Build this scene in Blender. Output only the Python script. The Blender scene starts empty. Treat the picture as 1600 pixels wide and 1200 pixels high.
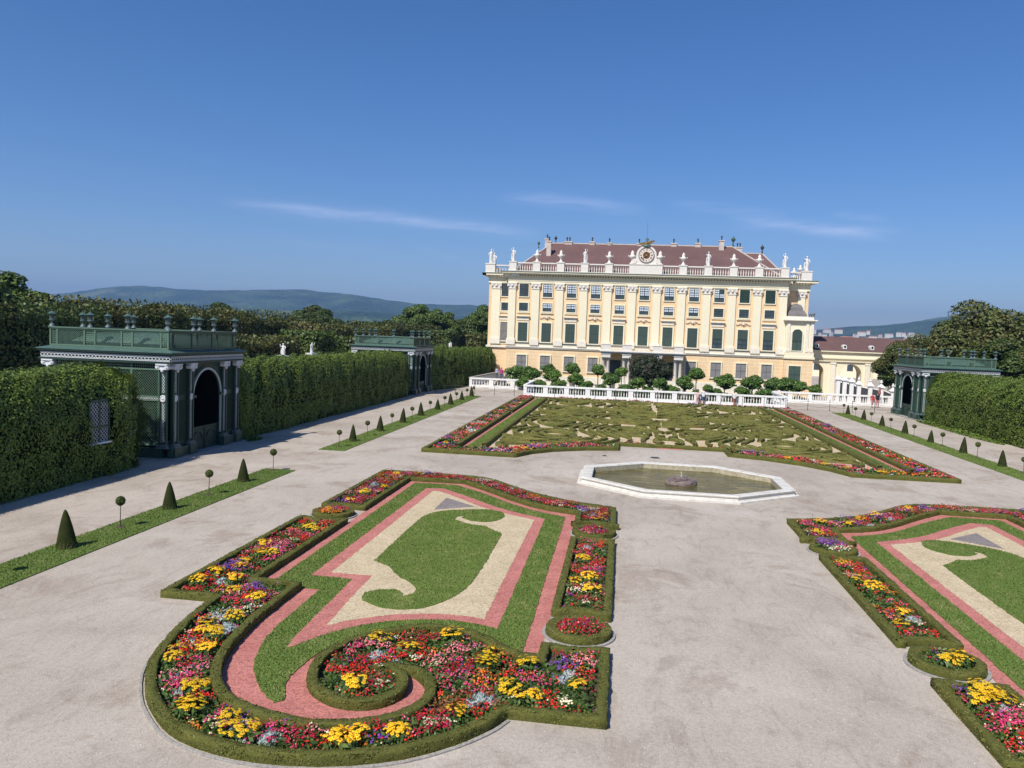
import bpy, bmesh, math, random
import numpy as np
from mathutils import Vector, Matrix
from mathutils.geometry import tessellate_polygon
R = math.radians
rnd = random.Random(7)
rng = np.random.default_rng(11)
scene = bpy.context.scene
C = scene.collection
AX = 3.57                                   # x of the garden's axis
def mir(p): return (2*AX-p[0],)+tuple(p[1:])

# ------------------------------------------------------------ materials
def new_mat(name, rough=.8, spec=.3):
    m = bpy.data.materials.new(name); m.use_nodes = True
    nt = m.node_tree; b = nt.nodes['Principled BSDF']
    b.inputs['Roughness'].default_value = rough
    b.inputs['Specular IOR Level'].default_value = spec
    return m, nt, b
def coords(nt, kind='Object'):
    t = nt.nodes.new('ShaderNodeTexCoord'); return t.outputs[kind]
def noise(nt, vec, scale, detail=3, rough=.55, dist=0):
    n = nt.nodes.new('ShaderNodeTexNoise'); n.inputs['Scale'].default_value = scale
    n.inputs['Detail'].default_value = detail; n.inputs['Roughness'].default_value = rough
    n.inputs['Distortion'].default_value = dist
    if vec is not None: nt.links.new(vec, n.inputs['Vector'])
    return n.outputs['Fac']
def ramp(nt, fac, stops):
    r = nt.nodes.new('ShaderNodeValToRGB'); e = r.color_ramp.elements
    while len(e) < len(stops): e.new(.5)
    for k, (p, c) in enumerate(stops):
        e[k].position = p; e[k].color = (c[0], c[1], c[2], 1) if len(c) == 3 else c
    nt.links.new(fac, r.inputs['Fac']); return r.outputs['Color']
def mixc(nt, a, b, fac, mode='MIX'):
    m = nt.nodes.new('ShaderNodeMix'); m.data_type = 'RGBA'; m.blend_type = mode
    for s, v in ((6, a), (7, b), (0, fac)):
        if isinstance(v, (int, float)): m.inputs[s].default_value = v
        elif isinstance(v, tuple): m.inputs[s].default_value = (v[0], v[1], v[2], 1)
        else: nt.links.new(v, m.inputs[s])
    return m.outputs[2]
def math_n(nt, op, a, b=0.):
    m = nt.nodes.new('ShaderNodeMath'); m.operation = op
    for s, v in ((0, a), (1, b)):
        if isinstance(v, (int, float)): m.inputs[s].default_value = v
        else: nt.links.new(v, m.inputs[s])
    return m.outputs[0]
def bump(nt, b, h, dist=.02, strength=.6):
    n = nt.nodes.new('ShaderNodeBump'); n.inputs['Distance'].default_value = dist
    n.inputs['Strength'].default_value = strength
    nt.links.new(h, n.inputs['Height']); nt.links.new(n.outputs[0], b.inputs['Normal'])
def vary(name, c1, c2, scale=2., rough=.8, spec=.25, fine=None, bscale=None, bdist=.01, c3=None):
    """plain surface with two-scale colour variation and bump"""
    m, nt, b = new_mat(name, rough, spec); v = coords(nt)
    col = ramp(nt, noise(nt, v, scale, 5, .6), [(.3, c1), (.7, c2)])
    if fine:
        f = noise(nt, v, fine, 2, .6)
        col = mixc(nt, col, c3 if c3 else tuple(x*.55 for x in c1), ramp(nt, f, [(.42, (0,0,0)), (.75, (.85,.85,.85))]))
    nt.links.new(col, b.inputs['Base Color'])
    if bscale: bump(nt, b, noise(nt, v, bscale, 3, .6), bdist)
    return m
def leafy(name, cols, rough=.55, spec=.3, patch=None, trans=.0, big=.6):
    """leaf cards: colour differs leaf by leaf, and in clumps"""
    m, nt, b = new_mat(name, rough, spec)
    g = nt.nodes.new('ShaderNodeNewGeometry')
    col = ramp(nt, g.outputs['Random Per Island'], [(i/(len(cols)-1) if len(cols) > 1 else 0, c) for i, c in enumerate(cols)])
    n = noise(nt, coords(nt), big, 3, .6)
    if patch: col = mixc(nt, col, patch, ramp(nt, n, [(.5, (0,0,0)), (.72, (.8,.8,.8))]))
    oi = nt.nodes.new('ShaderNodeObjectInfo'); col = mixc(nt, col, ramp(nt, oi.outputs['Random'], [(0, (.80,.84,.80)), (.5, (1,1,1)), (1, (1.18,1.10,1.05))]), 1., 'MULTIPLY')
    nt.links.new(col, b.inputs['Base Color'])
    if trans:
        out = nt.nodes['Material Output']; t = nt.nodes.new('ShaderNodeBsdfTranslucent')
        nt.links.new(mixc(nt, col, (1., 1.1, .4), .35, 'MULTIPLY'), t.inputs['Color'])
        mx = nt.nodes.new('ShaderNodeMixShader'); mx.inputs[0].default_value = trans
        nt.links.new(b.outputs[0], mx.inputs[1]); nt.links.new(t.outputs[0], mx.inputs[2])
        nt.links.new(mx.outputs[0], out.inputs['Surface'])
    return m
M = {}

# ------------------------------------------------------------ objects
def tag(o, label=None, cat=None, group=None, kind=None):
    if label and len(label.replace(',',' ').split()) > 16: print('LONG', len(label.split()), label)
    if label: o['label'] = label
    if cat: o['category'] = cat
    if group: o['group'] = group
    if kind: o['kind'] = kind
    return o
def empty(name, loc=(0,0,0), rz=0, label=None, cat=None, group=None):
    o = bpy.data.objects.new(name, None); C.objects.link(o); o.location = loc
    o.rotation_euler = (0, 0, rz); o.empty_display_size = .3
    return tag(o, label, cat, group)
def kids(o): return list(o.children)
def copy_tree(o, parent=None):
    c = o.copy(); C.objects.link(c)
    if parent is not None: c.parent = parent
    for ch in KIDS.get(o.name, []): copy_tree(ch, c)
    return c
KIDS = {}
class MB:
    """collects faces, links them as ONE mesh object"""
    def __init__(s): s.v = []; s.f = []; s.mi = []; s.m = 0
    def add(s, vs, fs):
        n = len(s.v); s.v += [tuple(p) for p in vs]; s.f += [tuple(i+n for i in f) for f in fs]; s.mi += [s.m]*len(fs); return s
    def box(s, x0, y0, z0, x1, y1, z1):
        if x0 > x1: x0, x1 = x1, x0
        if y0 > y1: y0, y1 = y1, y0
        if z0 > z1: z0, z1 = z1, z0
        return s.add([(x0,y0,z0),(x1,y0,z0),(x1,y1,z0),(x0,y1,z0),(x0,y0,z1),(x1,y0,z1),(x1,y1,z1),(x0,y1,z1)],
              [(0,3,2,1),(4,5,6,7),(0,1,5,4),(1,2,6,5),(2,3,7,6),(3,0,4,7)])
    def cbox(s, cx, cy, cz, sx, sy, sz): return s.box(cx-sx/2, cy-sy/2, cz, cx+sx/2, cy+sy/2, cz+sz)
    def bar(s, p, q, w, d=None):
        """square bar between two points"""
        d = d or w; p = Vector(p); q = Vector(q); t = (q-p).normalized()
        up = Vector((0,0,1)) if abs(t.z) < .95 else Vector((0,1,0))
        a = t.cross(up).normalized(); b = a.cross(t).normalized()
        vs = []
        for c in (p, q):
            for i, j in ((-1,-1),(1,-1),(1,1),(-1,1)): vs.append(c + a*(i*w/2) + b*(j*d/2))
        return s.add(vs, [(0,3,2,1),(4,5,6,7),(0,1,5,4),(1,2,6,5),(2,3,7,6),(3,0,4,7)])
    def lathe(s, c, prof, n=12, ax='z', a0=0):
        """prof: (radius, height) pairs from the bottom up"""
        vs = []; fs = []
        for r, h in prof:
            for k in range(n):
                a = a0+2*math.pi*k/n; u, w = r*math.cos(a), r*math.sin(a)
                vs.append((c[0]+u, c[1]+w, c[2]+h) if ax == 'z' else (c[0]+u, c[1]-h, c[2]+w) if ax == 'y' else (c[0]+h, c[1]+u, c[2]+w))
        for j in range(len(prof)-1):
            for k in range(n):
                k2 = (k+1) % n; fs.append((j*n+k, j*n+k2, (j+1)*n+k2, (j+1)*n+k))
        fs.append(tuple(reversed(range(n)))); fs.append(tuple((len(prof)-1)*n+k for k in range(n)))
        return s.add(vs, fs)
    def tube(s, pts, rad, n=6):
        pts = [Vector(p) for p in pts]; vs = []; fs = []
        for i, p in enumerate(pts):
            t = (pts[min(i+1, len(pts)-1)]-pts[max(i-1, 0)]).normalized()
            up = Vector((0,0,1)) if abs(t.z) < .9 else Vector((1,0,0))
            a = t.cross(up).normalized(); b = a.cross(t)
            r = rad[i] if isinstance(rad, (list, tuple)) else rad
            for k in range(n): vs.append(p + a*r*math.cos(2*math.pi*k/n) + b*r*math.sin(2*math.pi*k/n))
        for j in range(len(pts)-1):
            for k in range(n):
                k2 = (k+1) % n; fs.append((j*n+k, (j+1)*n+k, (j+1)*n+k2, j*n+k2))
        fs.append(tuple(range(n))); fs.append(tuple((len(pts)-1)*n+k for k in reversed(range(n))))
        return s.add(vs, fs)
    def poly(s, pts, z0, z1=None, side=True):
        """flat polygon at z1 (any outline) with skirts down to z0"""
        if z1 is None: z1 = z0
        if area(pts) < 0: pts = pts[::-1]
        n = len(pts); b = len(s.v)
        s.v += [(p[0], p[1], z1) for p in pts]
        for t in tessellate_polygon([[Vector((p[0], p[1], 0)) for p in pts]]):
            a = [pts[i] for i in t]
            if area(a) < 0: t = t[::-1]
            s.f.append(tuple(b+i for i in t)); s.mi.append(s.m)
        if side and z1 != z0:
            c = len(s.v); s.v += [(p[0], p[1], z0) for p in pts]
            for i in range(n):
                j = (i+1) % n; s.f.append((c+i, c+j, b+j, b+i)); s.mi.append(s.m)
        return s
    def xf(s, mat):
        s.v = [tuple(mat @ Vector(p)) for p in s.v]; return s
    def build(s, name, mats, parent=None, smooth=False, loc=None):
        me = bpy.data.meshes.new(name); me.from_pydata(s.v, [], s.f); 
        if not isinstance(mats, (list, tuple)): mats = [mats]
        for m in mats: me.materials.append(m)
        if len(mats) > 1: me.polygons.foreach_set('material_index', s.mi)
        if smooth: me.polygons.foreach_set('use_smooth', [True]*len(s.f))
        me.update()
        return link(name, me, parent, loc)
def link(name, me, parent=None, loc=None):
    o = bpy.data.objects.new(name, me); C.objects.link(o)
    if loc is not None: o.location = loc
    if parent is not None:
        o.parent = parent; KIDS.setdefault(parent.name, []).append(o)
    return o
def quads(name, Q, mats, mi=None, parent=None, extra=None, loc=None, smooth=False):
    """Q: (n,4,3) array of quads -> one mesh; extra = MB appended"""
    Q = np.asarray(Q, dtype=np.float32); n = len(Q)
    me = bpy.data.meshes.new(name)
    ev = np.array(extra.v, dtype=np.float32).reshape(-1,3) if extra else np.zeros((0,3), np.float32)
    ef = extra.f if extra else []
    V = np.concatenate([Q.reshape(-1,3), ev]); me.vertices.add(len(V)); me.vertices.foreach_set('co', V.ravel())
    el = [len(f) for f in ef]; loops = np.concatenate([np.arange(4*n, dtype=np.int32), np.array([i+4*n for f in ef for i in f], dtype=np.int32)])
    me.loops.add(len(loops)); me.loops.foreach_set('vertex_index', loops)
    tot = np.concatenate([np.full(n, 4, dtype=np.int32), np.array(el, dtype=np.int32)])
    st = np.concatenate([[0], np.cumsum(tot)[:-1]]).astype(np.int32)
    me.polygons.add(len(tot)); me.polygons.foreach_set('loop_start', st); me.polygons.foreach_set('loop_total', tot)
    if not isinstance(mats, (list, tuple)): mats = [mats]
    for m in mats: me.materials.append(m)
    idx = np.concatenate([np.zeros(n, np.int32) if mi is None else np.asarray(mi, np.int32), np.array(extra.mi if extra else [], dtype=np.int32)])
    me.polygons.foreach_set('material_index', idx)
    me.update(calc_edges=True); me.validate()
    return link(name, me, parent, loc)

# ------------------------------------------------------------ 2-D helpers
def area(p): return .5*sum(p[i][0]*p[(i+1)%len(p)][1]-p[(i+1)%len(p)][0]*p[i][1] for i in range(len(p)))
def arc(cx, cy, r, a0, a1, n=10): return [(cx+r*math.cos(R(a0+(a1-a0)*k/n)), cy+r*math.sin(R(a0+(a1-a0)*k/n))) for k in range(n+1)]
def smooth(pts, it=1, closed=False, keep=45):
    """Chaikin corner cutting that leaves real corners alone"""
    for _ in range(it):
        out = []; n = len(pts)
        for i in range(n):
            if not closed and i in (0, n-1): out.append(pts[i]); continue
            a, b, c = pts[i-1], pts[i], pts[(i+1) % n]
            t1 = math.atan2(b[1]-a[1], b[0]-a[0]); t2 = math.atan2(c[1]-b[1], c[0]-b[0])
            d = abs((t2-t1+math.pi) % (2*math.pi)-math.pi)
            if d > R(keep) or d < .01: out.append(b)
            else:
                out.append((b[0]*.75+a[0]*.25, b[1]*.75+a[1]*.25)); out.append((b[0]*.75+c[0]*.25, b[1]*.75+c[1]*.25))
        pts = out
    return pts
def dedupe(pts, e=.05):
    out = []
    for p in pts:
        if not out or math.hypot(p[0]-out[-1][0], p[1]-out[-1][1]) > e: out.append(p)
    if len(out) > 3 and math.hypot(out[0][0]-out[-1][0], out[0][1]-out[-1][1]) < e: out.pop()
    return out
def offset(pts, d):
    """closed polygon moved inwards by d"""
    pts = dedupe(pts)
    if area(pts) < 0: pts = pts[::-1]
    n = len(pts); out = []
    for i in range(n):
        a, b, c = pts[i-1], pts[i], pts[(i+1) % n]
        t1 = Vector((b[0]-a[0], b[1]-a[1])); t2 = Vector((c[0]-b[0], c[1]-b[1]))
        if t1.length < 1e-6 or t2.length < 1e-6: continue
        t1.normalize(); t2.normalize()
        n1 = Vector((-t1.y, t1.x)); n2 = Vector((-t2.y, t2.x)); m = n1+n2
        if m.length < .2: m = n1.copy()
        m.normalize(); k = d/max(.4, m.dot(n1)); out.append((b[0]+m.x*k, b[1]+m.y*k))
    return out
def resample(pts, step, closed=False):
    P = list(pts)+([pts[0]] if closed else []); out = []
    for i in range(len(P)-1):
        a, b = P[i], P[i+1]; L = math.hypot(b[0]-a[0], b[1]-a[1]); k = max(1, int(round(L/step)))
        for j in range(k): out.append((a[0]+(b[0]-a[0])*j/k, a[1]+(b[1]-a[1])*j/k))
    if not closed: out.append(P[-1])
    return out
def inside(pts, X, Y):
    """vectorised point in polygon"""
    ins = np.zeros(len(X), bool); n = len(pts)
    for i in range(n):
        x1, y1 = pts[i]; x2, y2 = pts[(i+1) % n]
        if y1 == y2: continue
        c = ((y1 > Y) != (y2 > Y)) & (X < (x2-x1)*(Y-y1)/(y2-y1)+x1); ins ^= c
    return ins
def scatter(pts, dens, seed=0, jit=.9):
    """jittered grid of points inside a polygon, dens per m2"""
    g = np.random.default_rng(seed); xs = [p[0] for p in pts]; ys = [p[1] for p in pts]; s = 1/math.sqrt(dens)
    X, Y = np.meshgrid(np.arange(min(xs), max(xs), s), np.arange(min(ys), max(ys), s)); X = X.ravel(); Y = Y.ravel()
    X = X + g.uniform(-.5, .5, len(X))*s*jit; Y = Y + g.uniform(-.5, .5, len(Y))*s*jit
    k = inside(pts, X, Y); return X[k], Y[k]
def edge_dist(pts, X, Y):
    d = np.full(len(X), 1e9); n = len(pts)
    for i in range(n):
        x1, y1 = pts[i]; x2, y2 = pts[(i+1) % n]; L = max(1e-9, (x2-x1)**2+(y2-y1)**2); t = np.clip(((X-x1)*(x2-x1)+(Y-y1)*(y2-y1))/L, 0, 1)
        d = np.minimum(d, np.hypot(X-x1-t*(x2-x1), Y-y1-t*(y2-y1)))
    return d
def vnoise(X, Y, sc, seed=0):
    """cheap smooth value noise, 0..1"""
    g = np.random.default_rng(seed); T = g.random((64,64)); x = X*sc+100; y = Y*sc+100
    i = np.floor(x).astype(int); j = np.floor(y).astype(int); u = x-i; v = y-j; u = u*u*(3-2*u); v = v*v*(3-2*v)
    a = T[i%64, j%64]; b = T[(i+1)%64, j%64]; c = T[i%64, (j+1)%64]; d = T[(i+1)%64, (j+1)%64]
    return (a*(1-u)+b*u)*(1-v)+(c*(1-u)+d*u)*v
def cards(P, N, size, g, tilt=.8, asp=1.4, vary_=.5):
    """leaf quads at points P with rough normals N"""
    n = len(P); N = N + g.normal(0, tilt, (n,3)); N /= np.linalg.norm(N, axis=1)[:,None]+1e-9
    A = g.normal(0, 1, (n,3)); T = np.cross(N, A); T /= np.linalg.norm(T, axis=1)[:,None]+1e-9; B = np.cross(N, T)
    s = (size*(1-vary_/2+vary_*g.random(n)))[:,None]
    T = T*s*asp*.5; B = B*s*.5
    return np.stack([P-T, P-B*.9, P+T, P+B*.9], axis=1)
HAZE = 1.4e-4; SKYAIR = (1.,.45,2.6); SKYSAT = 1.20; SKYSTR = .090; SUN = 4.9; EXPO = .16
# ------------------------------------------------------------ surfaces
def gravel_mat():
    m, nt, b = new_mat('pale_gravel', .95, .1); v = coords(nt)
    base = ramp(nt, noise(nt, v, .16, 6, .62, .4), [(.30, (.375,.32,.262)), (.5, (.45,.392,.325)), (.70, (.505,.448,.38))])
    mp = nt.nodes.new('ShaderNodeMapping'); mp.inputs['Scale'].default_value = (1., .38, 1); mp.inputs['Rotation'].default_value = (0,0,R(35)); nt.links.new(v, mp.inputs[0])
    st = ramp(nt, noise(nt, mp.outputs[0], 1.7, 9, .74, 1.1), [(.30, (.80,.775,.76)), (.48, (1,1,1)), (.60, (1.03,1.03,1.03)), (.74, (1.22,1.22,1.22))])
    col = mixc(nt, base, st, 1., 'MULTIPLY')
    wet = ramp(nt, noise(nt, v, .33, 8, .7, .7), [(.53, (1,1,1)), (.62, (.78,.735,.70))])
    col = mixc(nt, col, wet, .85, 'MULTIPLY')
    sp = ramp(nt, noise(nt, v, 42, 2, .7), [(.28, (.55,.53,.52)), (.5, (1,1,1)), (.75, (1.3,1.29,1.28))])
    col = mixc(nt, col, sp, .8, 'MULTIPLY')
    sp = ramp(nt, noise(nt, v, 11, 4, .8), [(.32, (.78,.76,.75)), (.5, (1,1,1)), (.70, (1.16,1.16,1.15))]); col = mixc(nt, col, sp, .8, 'MULTIPLY')
    vo = nt.nodes.new('ShaderNodeTexVoronoi'); vo.inputs['Scale'].default_value = 9; nt.links.new(v, vo.inputs['Vector'])
    peb = ramp(nt, vo.outputs['Distance'], [(.03, (1,1,1)), (.09, (0,0,0))])
    col = mixc(nt, col, (.62,.6,.57), math_n(nt, 'MULTIPLY', peb, math_n(nt, 'GREATER_THAN', noise(nt, v, 5, 1), .56)))
    nt.links.new(col, b.inputs['Base Color']); bump(nt, b, noise(nt, v, 30, 4, .7), .012, .5); return m
M['gravel'] = gravel_mat()
def chip_mat(name, a, b_, c_):
    m, nt, b = new_mat(name, .95, .1); v = coords(nt)
    col = ramp(nt, noise(nt, v, 1.1, 5, .6), [(.3, a), (.7, b_)])
    vo = nt.nodes.new('ShaderNodeTexVoronoi'); vo.inputs['Scale'].default_value = 26; nt.links.new(v, vo.inputs['Vector'])
    sp = nt.nodes.new('ShaderNodeSeparateColor'); nt.links.new(vo.outputs['Color'], sp.inputs[0])
    col = mixc(nt, col, ramp(nt, sp.outputs[0], [(0, (.62,.62,.62)), (.5, (1,1,1)), (1, c_)]), .85, 'MULTIPLY')
    nt.links.new(col, b.inputs['Base Color']); bump(nt, b, vo.outputs['Distance'], .015, .6); return m
M['pink'] = chip_mat('red_brick_chips', (.42,.155,.13), (.52,.21,.175), (1.3,1.25,1.2))
M['sand'] = chip_mat('yellow_gravel', (.50,.40,.25), (.60,.49,.32), (1.2,1.2,1.2))
M['slate'] = chip_mat('grey_gravel', (.21,.18,.17), (.27,.235,.22), (1.2,1.2,1.2))
M['soil'] = vary('bed_soil', (.075,.055,.04), (.14,.11,.085), 6, .95, .1, fine=40, bscale=25, bdist=.02)
M['turf'] = vary('turf_base', (.12,.175,.04), (.165,.22,.055), 1.3, .9, .1, fine=30, bscale=40, bdist=.02)
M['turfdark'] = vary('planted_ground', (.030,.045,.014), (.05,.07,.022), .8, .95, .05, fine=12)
M['blade'] = leafy('grass_blades', [(.115,.18,.034), (.15,.22,.045), (.18,.255,.06)], .6, .2, patch=(.31,.29,.12), trans=.2, big=1.3)
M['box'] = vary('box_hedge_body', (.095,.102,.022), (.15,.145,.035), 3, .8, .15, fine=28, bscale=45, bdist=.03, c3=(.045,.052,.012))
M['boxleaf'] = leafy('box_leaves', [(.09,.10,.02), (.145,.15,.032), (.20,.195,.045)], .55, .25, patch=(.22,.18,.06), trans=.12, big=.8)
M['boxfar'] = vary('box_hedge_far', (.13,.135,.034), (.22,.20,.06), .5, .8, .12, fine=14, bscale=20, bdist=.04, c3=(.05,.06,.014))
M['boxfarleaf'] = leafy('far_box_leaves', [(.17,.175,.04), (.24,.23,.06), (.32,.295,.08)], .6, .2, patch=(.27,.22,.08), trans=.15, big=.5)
M['ivy'] = leafy('ivy_leaves', [(.045,.085,.010), (.09,.145,.018), (.135,.20,.028), (.19,.25,.045)], .5, .3, patch=(.15,.19,.035), trans=.05, big=.5)
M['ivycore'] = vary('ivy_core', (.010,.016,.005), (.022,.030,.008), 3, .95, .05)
M['topi'] = leafy('topiary_leaves', [(.06,.085,.022), (.095,.12,.03), (.14,.155,.045)], .6, .2, patch=(.16,.125,.06), big=2.)
M['topicore'] = vary('topiary_core', (.02,.028,.008), (.04,.045,.015), 4, .95, .05)
M['bark'] = vary('bark', (.07,.055,.04), (.13,.105,.08), 5, .9, .1, fine=18, bscale=14, bdist=.03)
M['treeA'] = leafy('tree_leaves', [(.028,.055,.012), (.052,.088,.018), (.085,.125,.028)], .5, .3, patch=(.085,.08,.02), trans=.1, big=.25)
M['treeB'] = leafy('olive_tree_leaves', [(.042,.062,.014), (.08,.098,.022), (.13,.135,.034)], .5, .3, patch=(.15,.12,.04), trans=.1, big=.22)
M['treeC'] = leafy('fresh_tree_leaves', [(.05,.09,.014), (.085,.135,.022), (.13,.185,.04)], .5, .3, patch=(.12,.15,.03), trans=.1, big=.3)
M['chest'] = leafy('chestnut_leaves', [(.05,.07,.018), (.09,.11,.028), (.14,.155,.04)], .5, .3, patch=(.19,.125,.045), trans=.1, big=.35)
M['citrus'] = leafy('citrus_leaves', [(.04,.10,.014), (.09,.17,.022), (.15,.25,.04)], .4, .45, trans=.1, big=1)
M['darkleaf'] = leafy('yew_leaves', [(.012,.022,.010), (.025,.04,.016), (.05,.06,.03)], .5, .3, patch=(.10,.075,.06), big=.6)
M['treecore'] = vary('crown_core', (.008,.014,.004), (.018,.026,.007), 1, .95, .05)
M['stone'] = vary('pale_stone', (.60,.57,.50), (.70,.67,.60), 1.2, .8, .3, fine=3.5, bscale=30, bdist=.003, c3=(.50,.465,.40))
M['basinwall'] = vary('basin_wall_stone', (.42,.36,.24), (.55,.49,.36), 2.5, .85, .2, fine=6, c3=(.25,.21,.12))
M['white'] = vary('white_painted_stone', (.74,.73,.70), (.83,.82,.79), 1.2, .7, .3, fine=7, c3=(.62,.61,.58))
M['curb'] = vary('stone_curb', (.31,.29,.26), (.41,.39,.35), 4, .9, .2, fine=20, bscale=30, bdist=.005)
M['statue'] = vary('marble', (.66,.65,.62), (.8,.79,.76), 3, .6, .35, fine=10, c3=(.45,.44,.41))
M['rock'] = vary('brown_wet_rock', (.09,.055,.045), (.20,.14,.12), 5, .5, .5, fine=14, bscale=8, bdist=.05, c3=(.3,.26,.23))
M['iron'] = vary('dark_iron', (.03,.03,.032), (.06,.058,.055), 6, .5, .5)
M['green'] = vary('green_painted_wood', (.022,.056,.040), (.032,.072,.052), 3, .45, .45, fine=12, c3=(.018,.05,.034))
M['greenlt'] = vary('pale_green_lattice', (.085,.15,.10), (.115,.185,.125), 3, .55, .35)
M['greendk'] = vary('dark_green_wood', (.012,.034,.026), (.018,.045,.033), 3, .5, .4)
M['copper'] = vary('verdigris_sheet', (.048,.092,.074), (.078,.135,.108), 2, .5, .4, fine=8, c3=(.08,.16,.14))
M['lantern'] = vary('grey_green_urn', (.075,.11,.115), (.13,.175,.175), 6, .5, .4, fine=20, c3=(.07,.10,.10))
M['lattwhite'] = vary('white_lattice', (.54,.56,.57), (.66,.67,.67), 4, .6, .3)
M['archgrey'] = vary('grey_white_moulding', (.38,.42,.42), (.48,.52,.51), 4, .6, .3)
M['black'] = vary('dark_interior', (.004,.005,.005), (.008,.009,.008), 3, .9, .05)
def wall_mat(name, base, base2, joint, bw, bh, mortar=.02):
    m, nt, b = new_mat(name, .85, .2); v = coords(nt)
    mp = nt.nodes.new('ShaderNodeMapping'); mp.inputs['Rotation'].default_value = (R(90), 0, 0)
    nt.links.new(v, mp.inputs[0])
    br = nt.nodes.new('ShaderNodeTexBrick'); br.inputs['Scale'].default_value = 1
    br.inputs['Brick Width'].default_value = bw; br.inputs['Row Height'].default_value = bh; br.inputs['Mortar Size'].default_value = mortar
    br.inputs['Color1'].default_value = (*base, 1); br.inputs['Color2'].default_value = (*base2, 1); br.inputs['Mortar'].default_value = (*joint, 1)
    nt.links.new(mp.outputs[0], br.inputs['Vector'])
    w = ramp(nt, noise(nt, v, .35, 5, .65), [(.3, (.88,.86,.84)), (.6, (1,1,1)), (.8, (1.05,1.05,1.05))])
    nt.links.new(mixc(nt, br.outputs['Color'], w, .9, 'MULTIPLY'), b.inputs['Base Color']); return m
M['ochre'] = wall_mat('apricot_plaster', (.82,.59,.35), (.835,.61,.375), (.87,.70,.48), 1.9, .62, .012)
M['rustic'] = wall_mat('apricot_rusticated_plaster', (.81,.575,.335), (.83,.605,.365), (.88,.72,.48), 1.5, .52, .035)
M['cream'] = vary('cream_plaster', (.82,.735,.52), (.85,.775,.57), .6, .8, .25, fine=3, c3=(.81,.73,.54))
M['cream2'] = vary('pale_cream_stone', (.80,.73,.60), (.86,.79,.66), .8, .8, .25, fine=4, c3=(.68,.61,.47))
def roof_mat(name, c1, c2):
    m, nt, b = new_mat(name, .8, .2); v = coords(nt)
    n = ramp(nt, noise(nt, v, .25, 6, .65), [(.3, c1), (.7, c2)])
    w = nt.nodes.new('ShaderNodeTexWave'); w.wave_type = 'BANDS'; w.bands_direction = 'Z'; w.inputs['Scale'].default_value = 1.2; w.inputs['Distortion'].default_value = .6
    nt.links.new(v, w.inputs['Vector'])
    f = ramp(nt, w.outputs['Fac'], [(.0, (.86,.86,.86)), (.5, (1,1,1))])
    s = ramp(nt, noise(nt, v, 3.5, 3, .7), [(.3, (.85,.85,.85)), (.6, (1.08,1.08,1.08))])
    nt.links.new(mixc(nt, mixc(nt, n, f, .8, 'MULTIPLY'), s, .8, 'MULTIPLY'), b.inputs['Base Color']); return m
M['roof'] = roof_mat('brown_roof_tiles', (.125,.072,.066), (.17,.098,.09))
M['leadgrey'] = vary('grey_lead_sheet', (.13,.12,.12), (.19,.175,.17), 1, .6, .4)
M['gutter'] = vary('weathered_copper_ledge', (.15,.19,.15), (.22,.25,.2), 1, .6, .3)
M['shutter'] = vary('green_window_shutter', (.052,.082,.066), (.068,.10,.082), 2, .5, .4)
M['shutterD'] = vary('dark_green_window_paint', (.02,.045,.035), (.03,.06,.045), 2, .5, .4)
M['shutterG'] = vary('grey_blind', (.20,.19,.185), (.26,.245,.24), 2, .6, .3)
M['blindw'] = vary('white_window_blind', (.56,.62,.70), (.70,.74,.80), 2, .7, .3)
M['chalk'] = vary('chalky_parapet_stone', (.70,.65,.57), (.80,.75,.67), 2, .8, .25, fine=8, c3=(.66,.6,.55))
M['chimney'] = vary('plastered_chimney', (.5,.42,.36), (.62,.54,.47), 2, .85, .2)
M['gold'] = new_mat('gilding', .35, .5)[0]; M['gold'].node_tree.nodes['Principled BSDF'].inputs['Base Color'].default_value = (.75,.50,.12,1); M['gold'].node_tree.nodes['Principled BSDF'].inputs['Metallic'].default_value = .8
M['bronzegold'] = vary('dark_gilt_bronze', (.10,.06,.02), (.42,.25,.05), 1.6, .5, .5)
def glass_mat(name, c, rough=.12):
    m, nt, b = new_mat(name, rough, .6)
    nt.links.new(ramp(nt, noise(nt, coords(nt), .8, 3), [(.35, c), (.65, tuple(x*1.8 for x in c))]), b.inputs['Base Color']); return m
M['glass'] = glass_mat('window_glass', (.035,.05,.06))
M['clockdark'] = vary('dark_red_clock_disc', (.10,.045,.03), (.14,.06,.04), 5, .6, .3)
M['clockface'] = vary('clock_ring', (.72,.60,.50), (.8,.68,.58), 5, .6, .3)
def water_mat():
    m, nt, b = new_mat('basin_water', .16, .3); v = coords(nt)
    mp = nt.nodes.new('ShaderNodeMapping'); mp.inputs['Scale'].default_value = (.45, 1., 1); mp.inputs['Rotation'].default_value = (0,0,R(12)); nt.links.new(v, mp.inputs[0])
    n = noise(nt, mp.outputs[0], 1.1, 7, .7, 1.4)
    nt.links.new(ramp(nt, n, [(.36, (.040,.036,.006)), (.5, (.085,.072,.014)), (.58, (.15,.125,.035)), (.68, (.24,.20,.075))]), b.inputs['Base Color'])
    bump(nt, b, noise(nt, v, 5, 4, .6), .03, .6); b.inputs['IOR'].default_value = 1.33; return m
M['water'] = water_mat()
M['spray'] = new_mat('water_spray', .2, .5)[0]; M['spray'].node_tree.nodes['Principled BSDF'].inputs['Base Color'].default_value = (.75,.8,.82,1); M['spray'].node_tree.nodes['Principled BSDF'].inputs['Alpha'].default_value = .35
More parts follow.
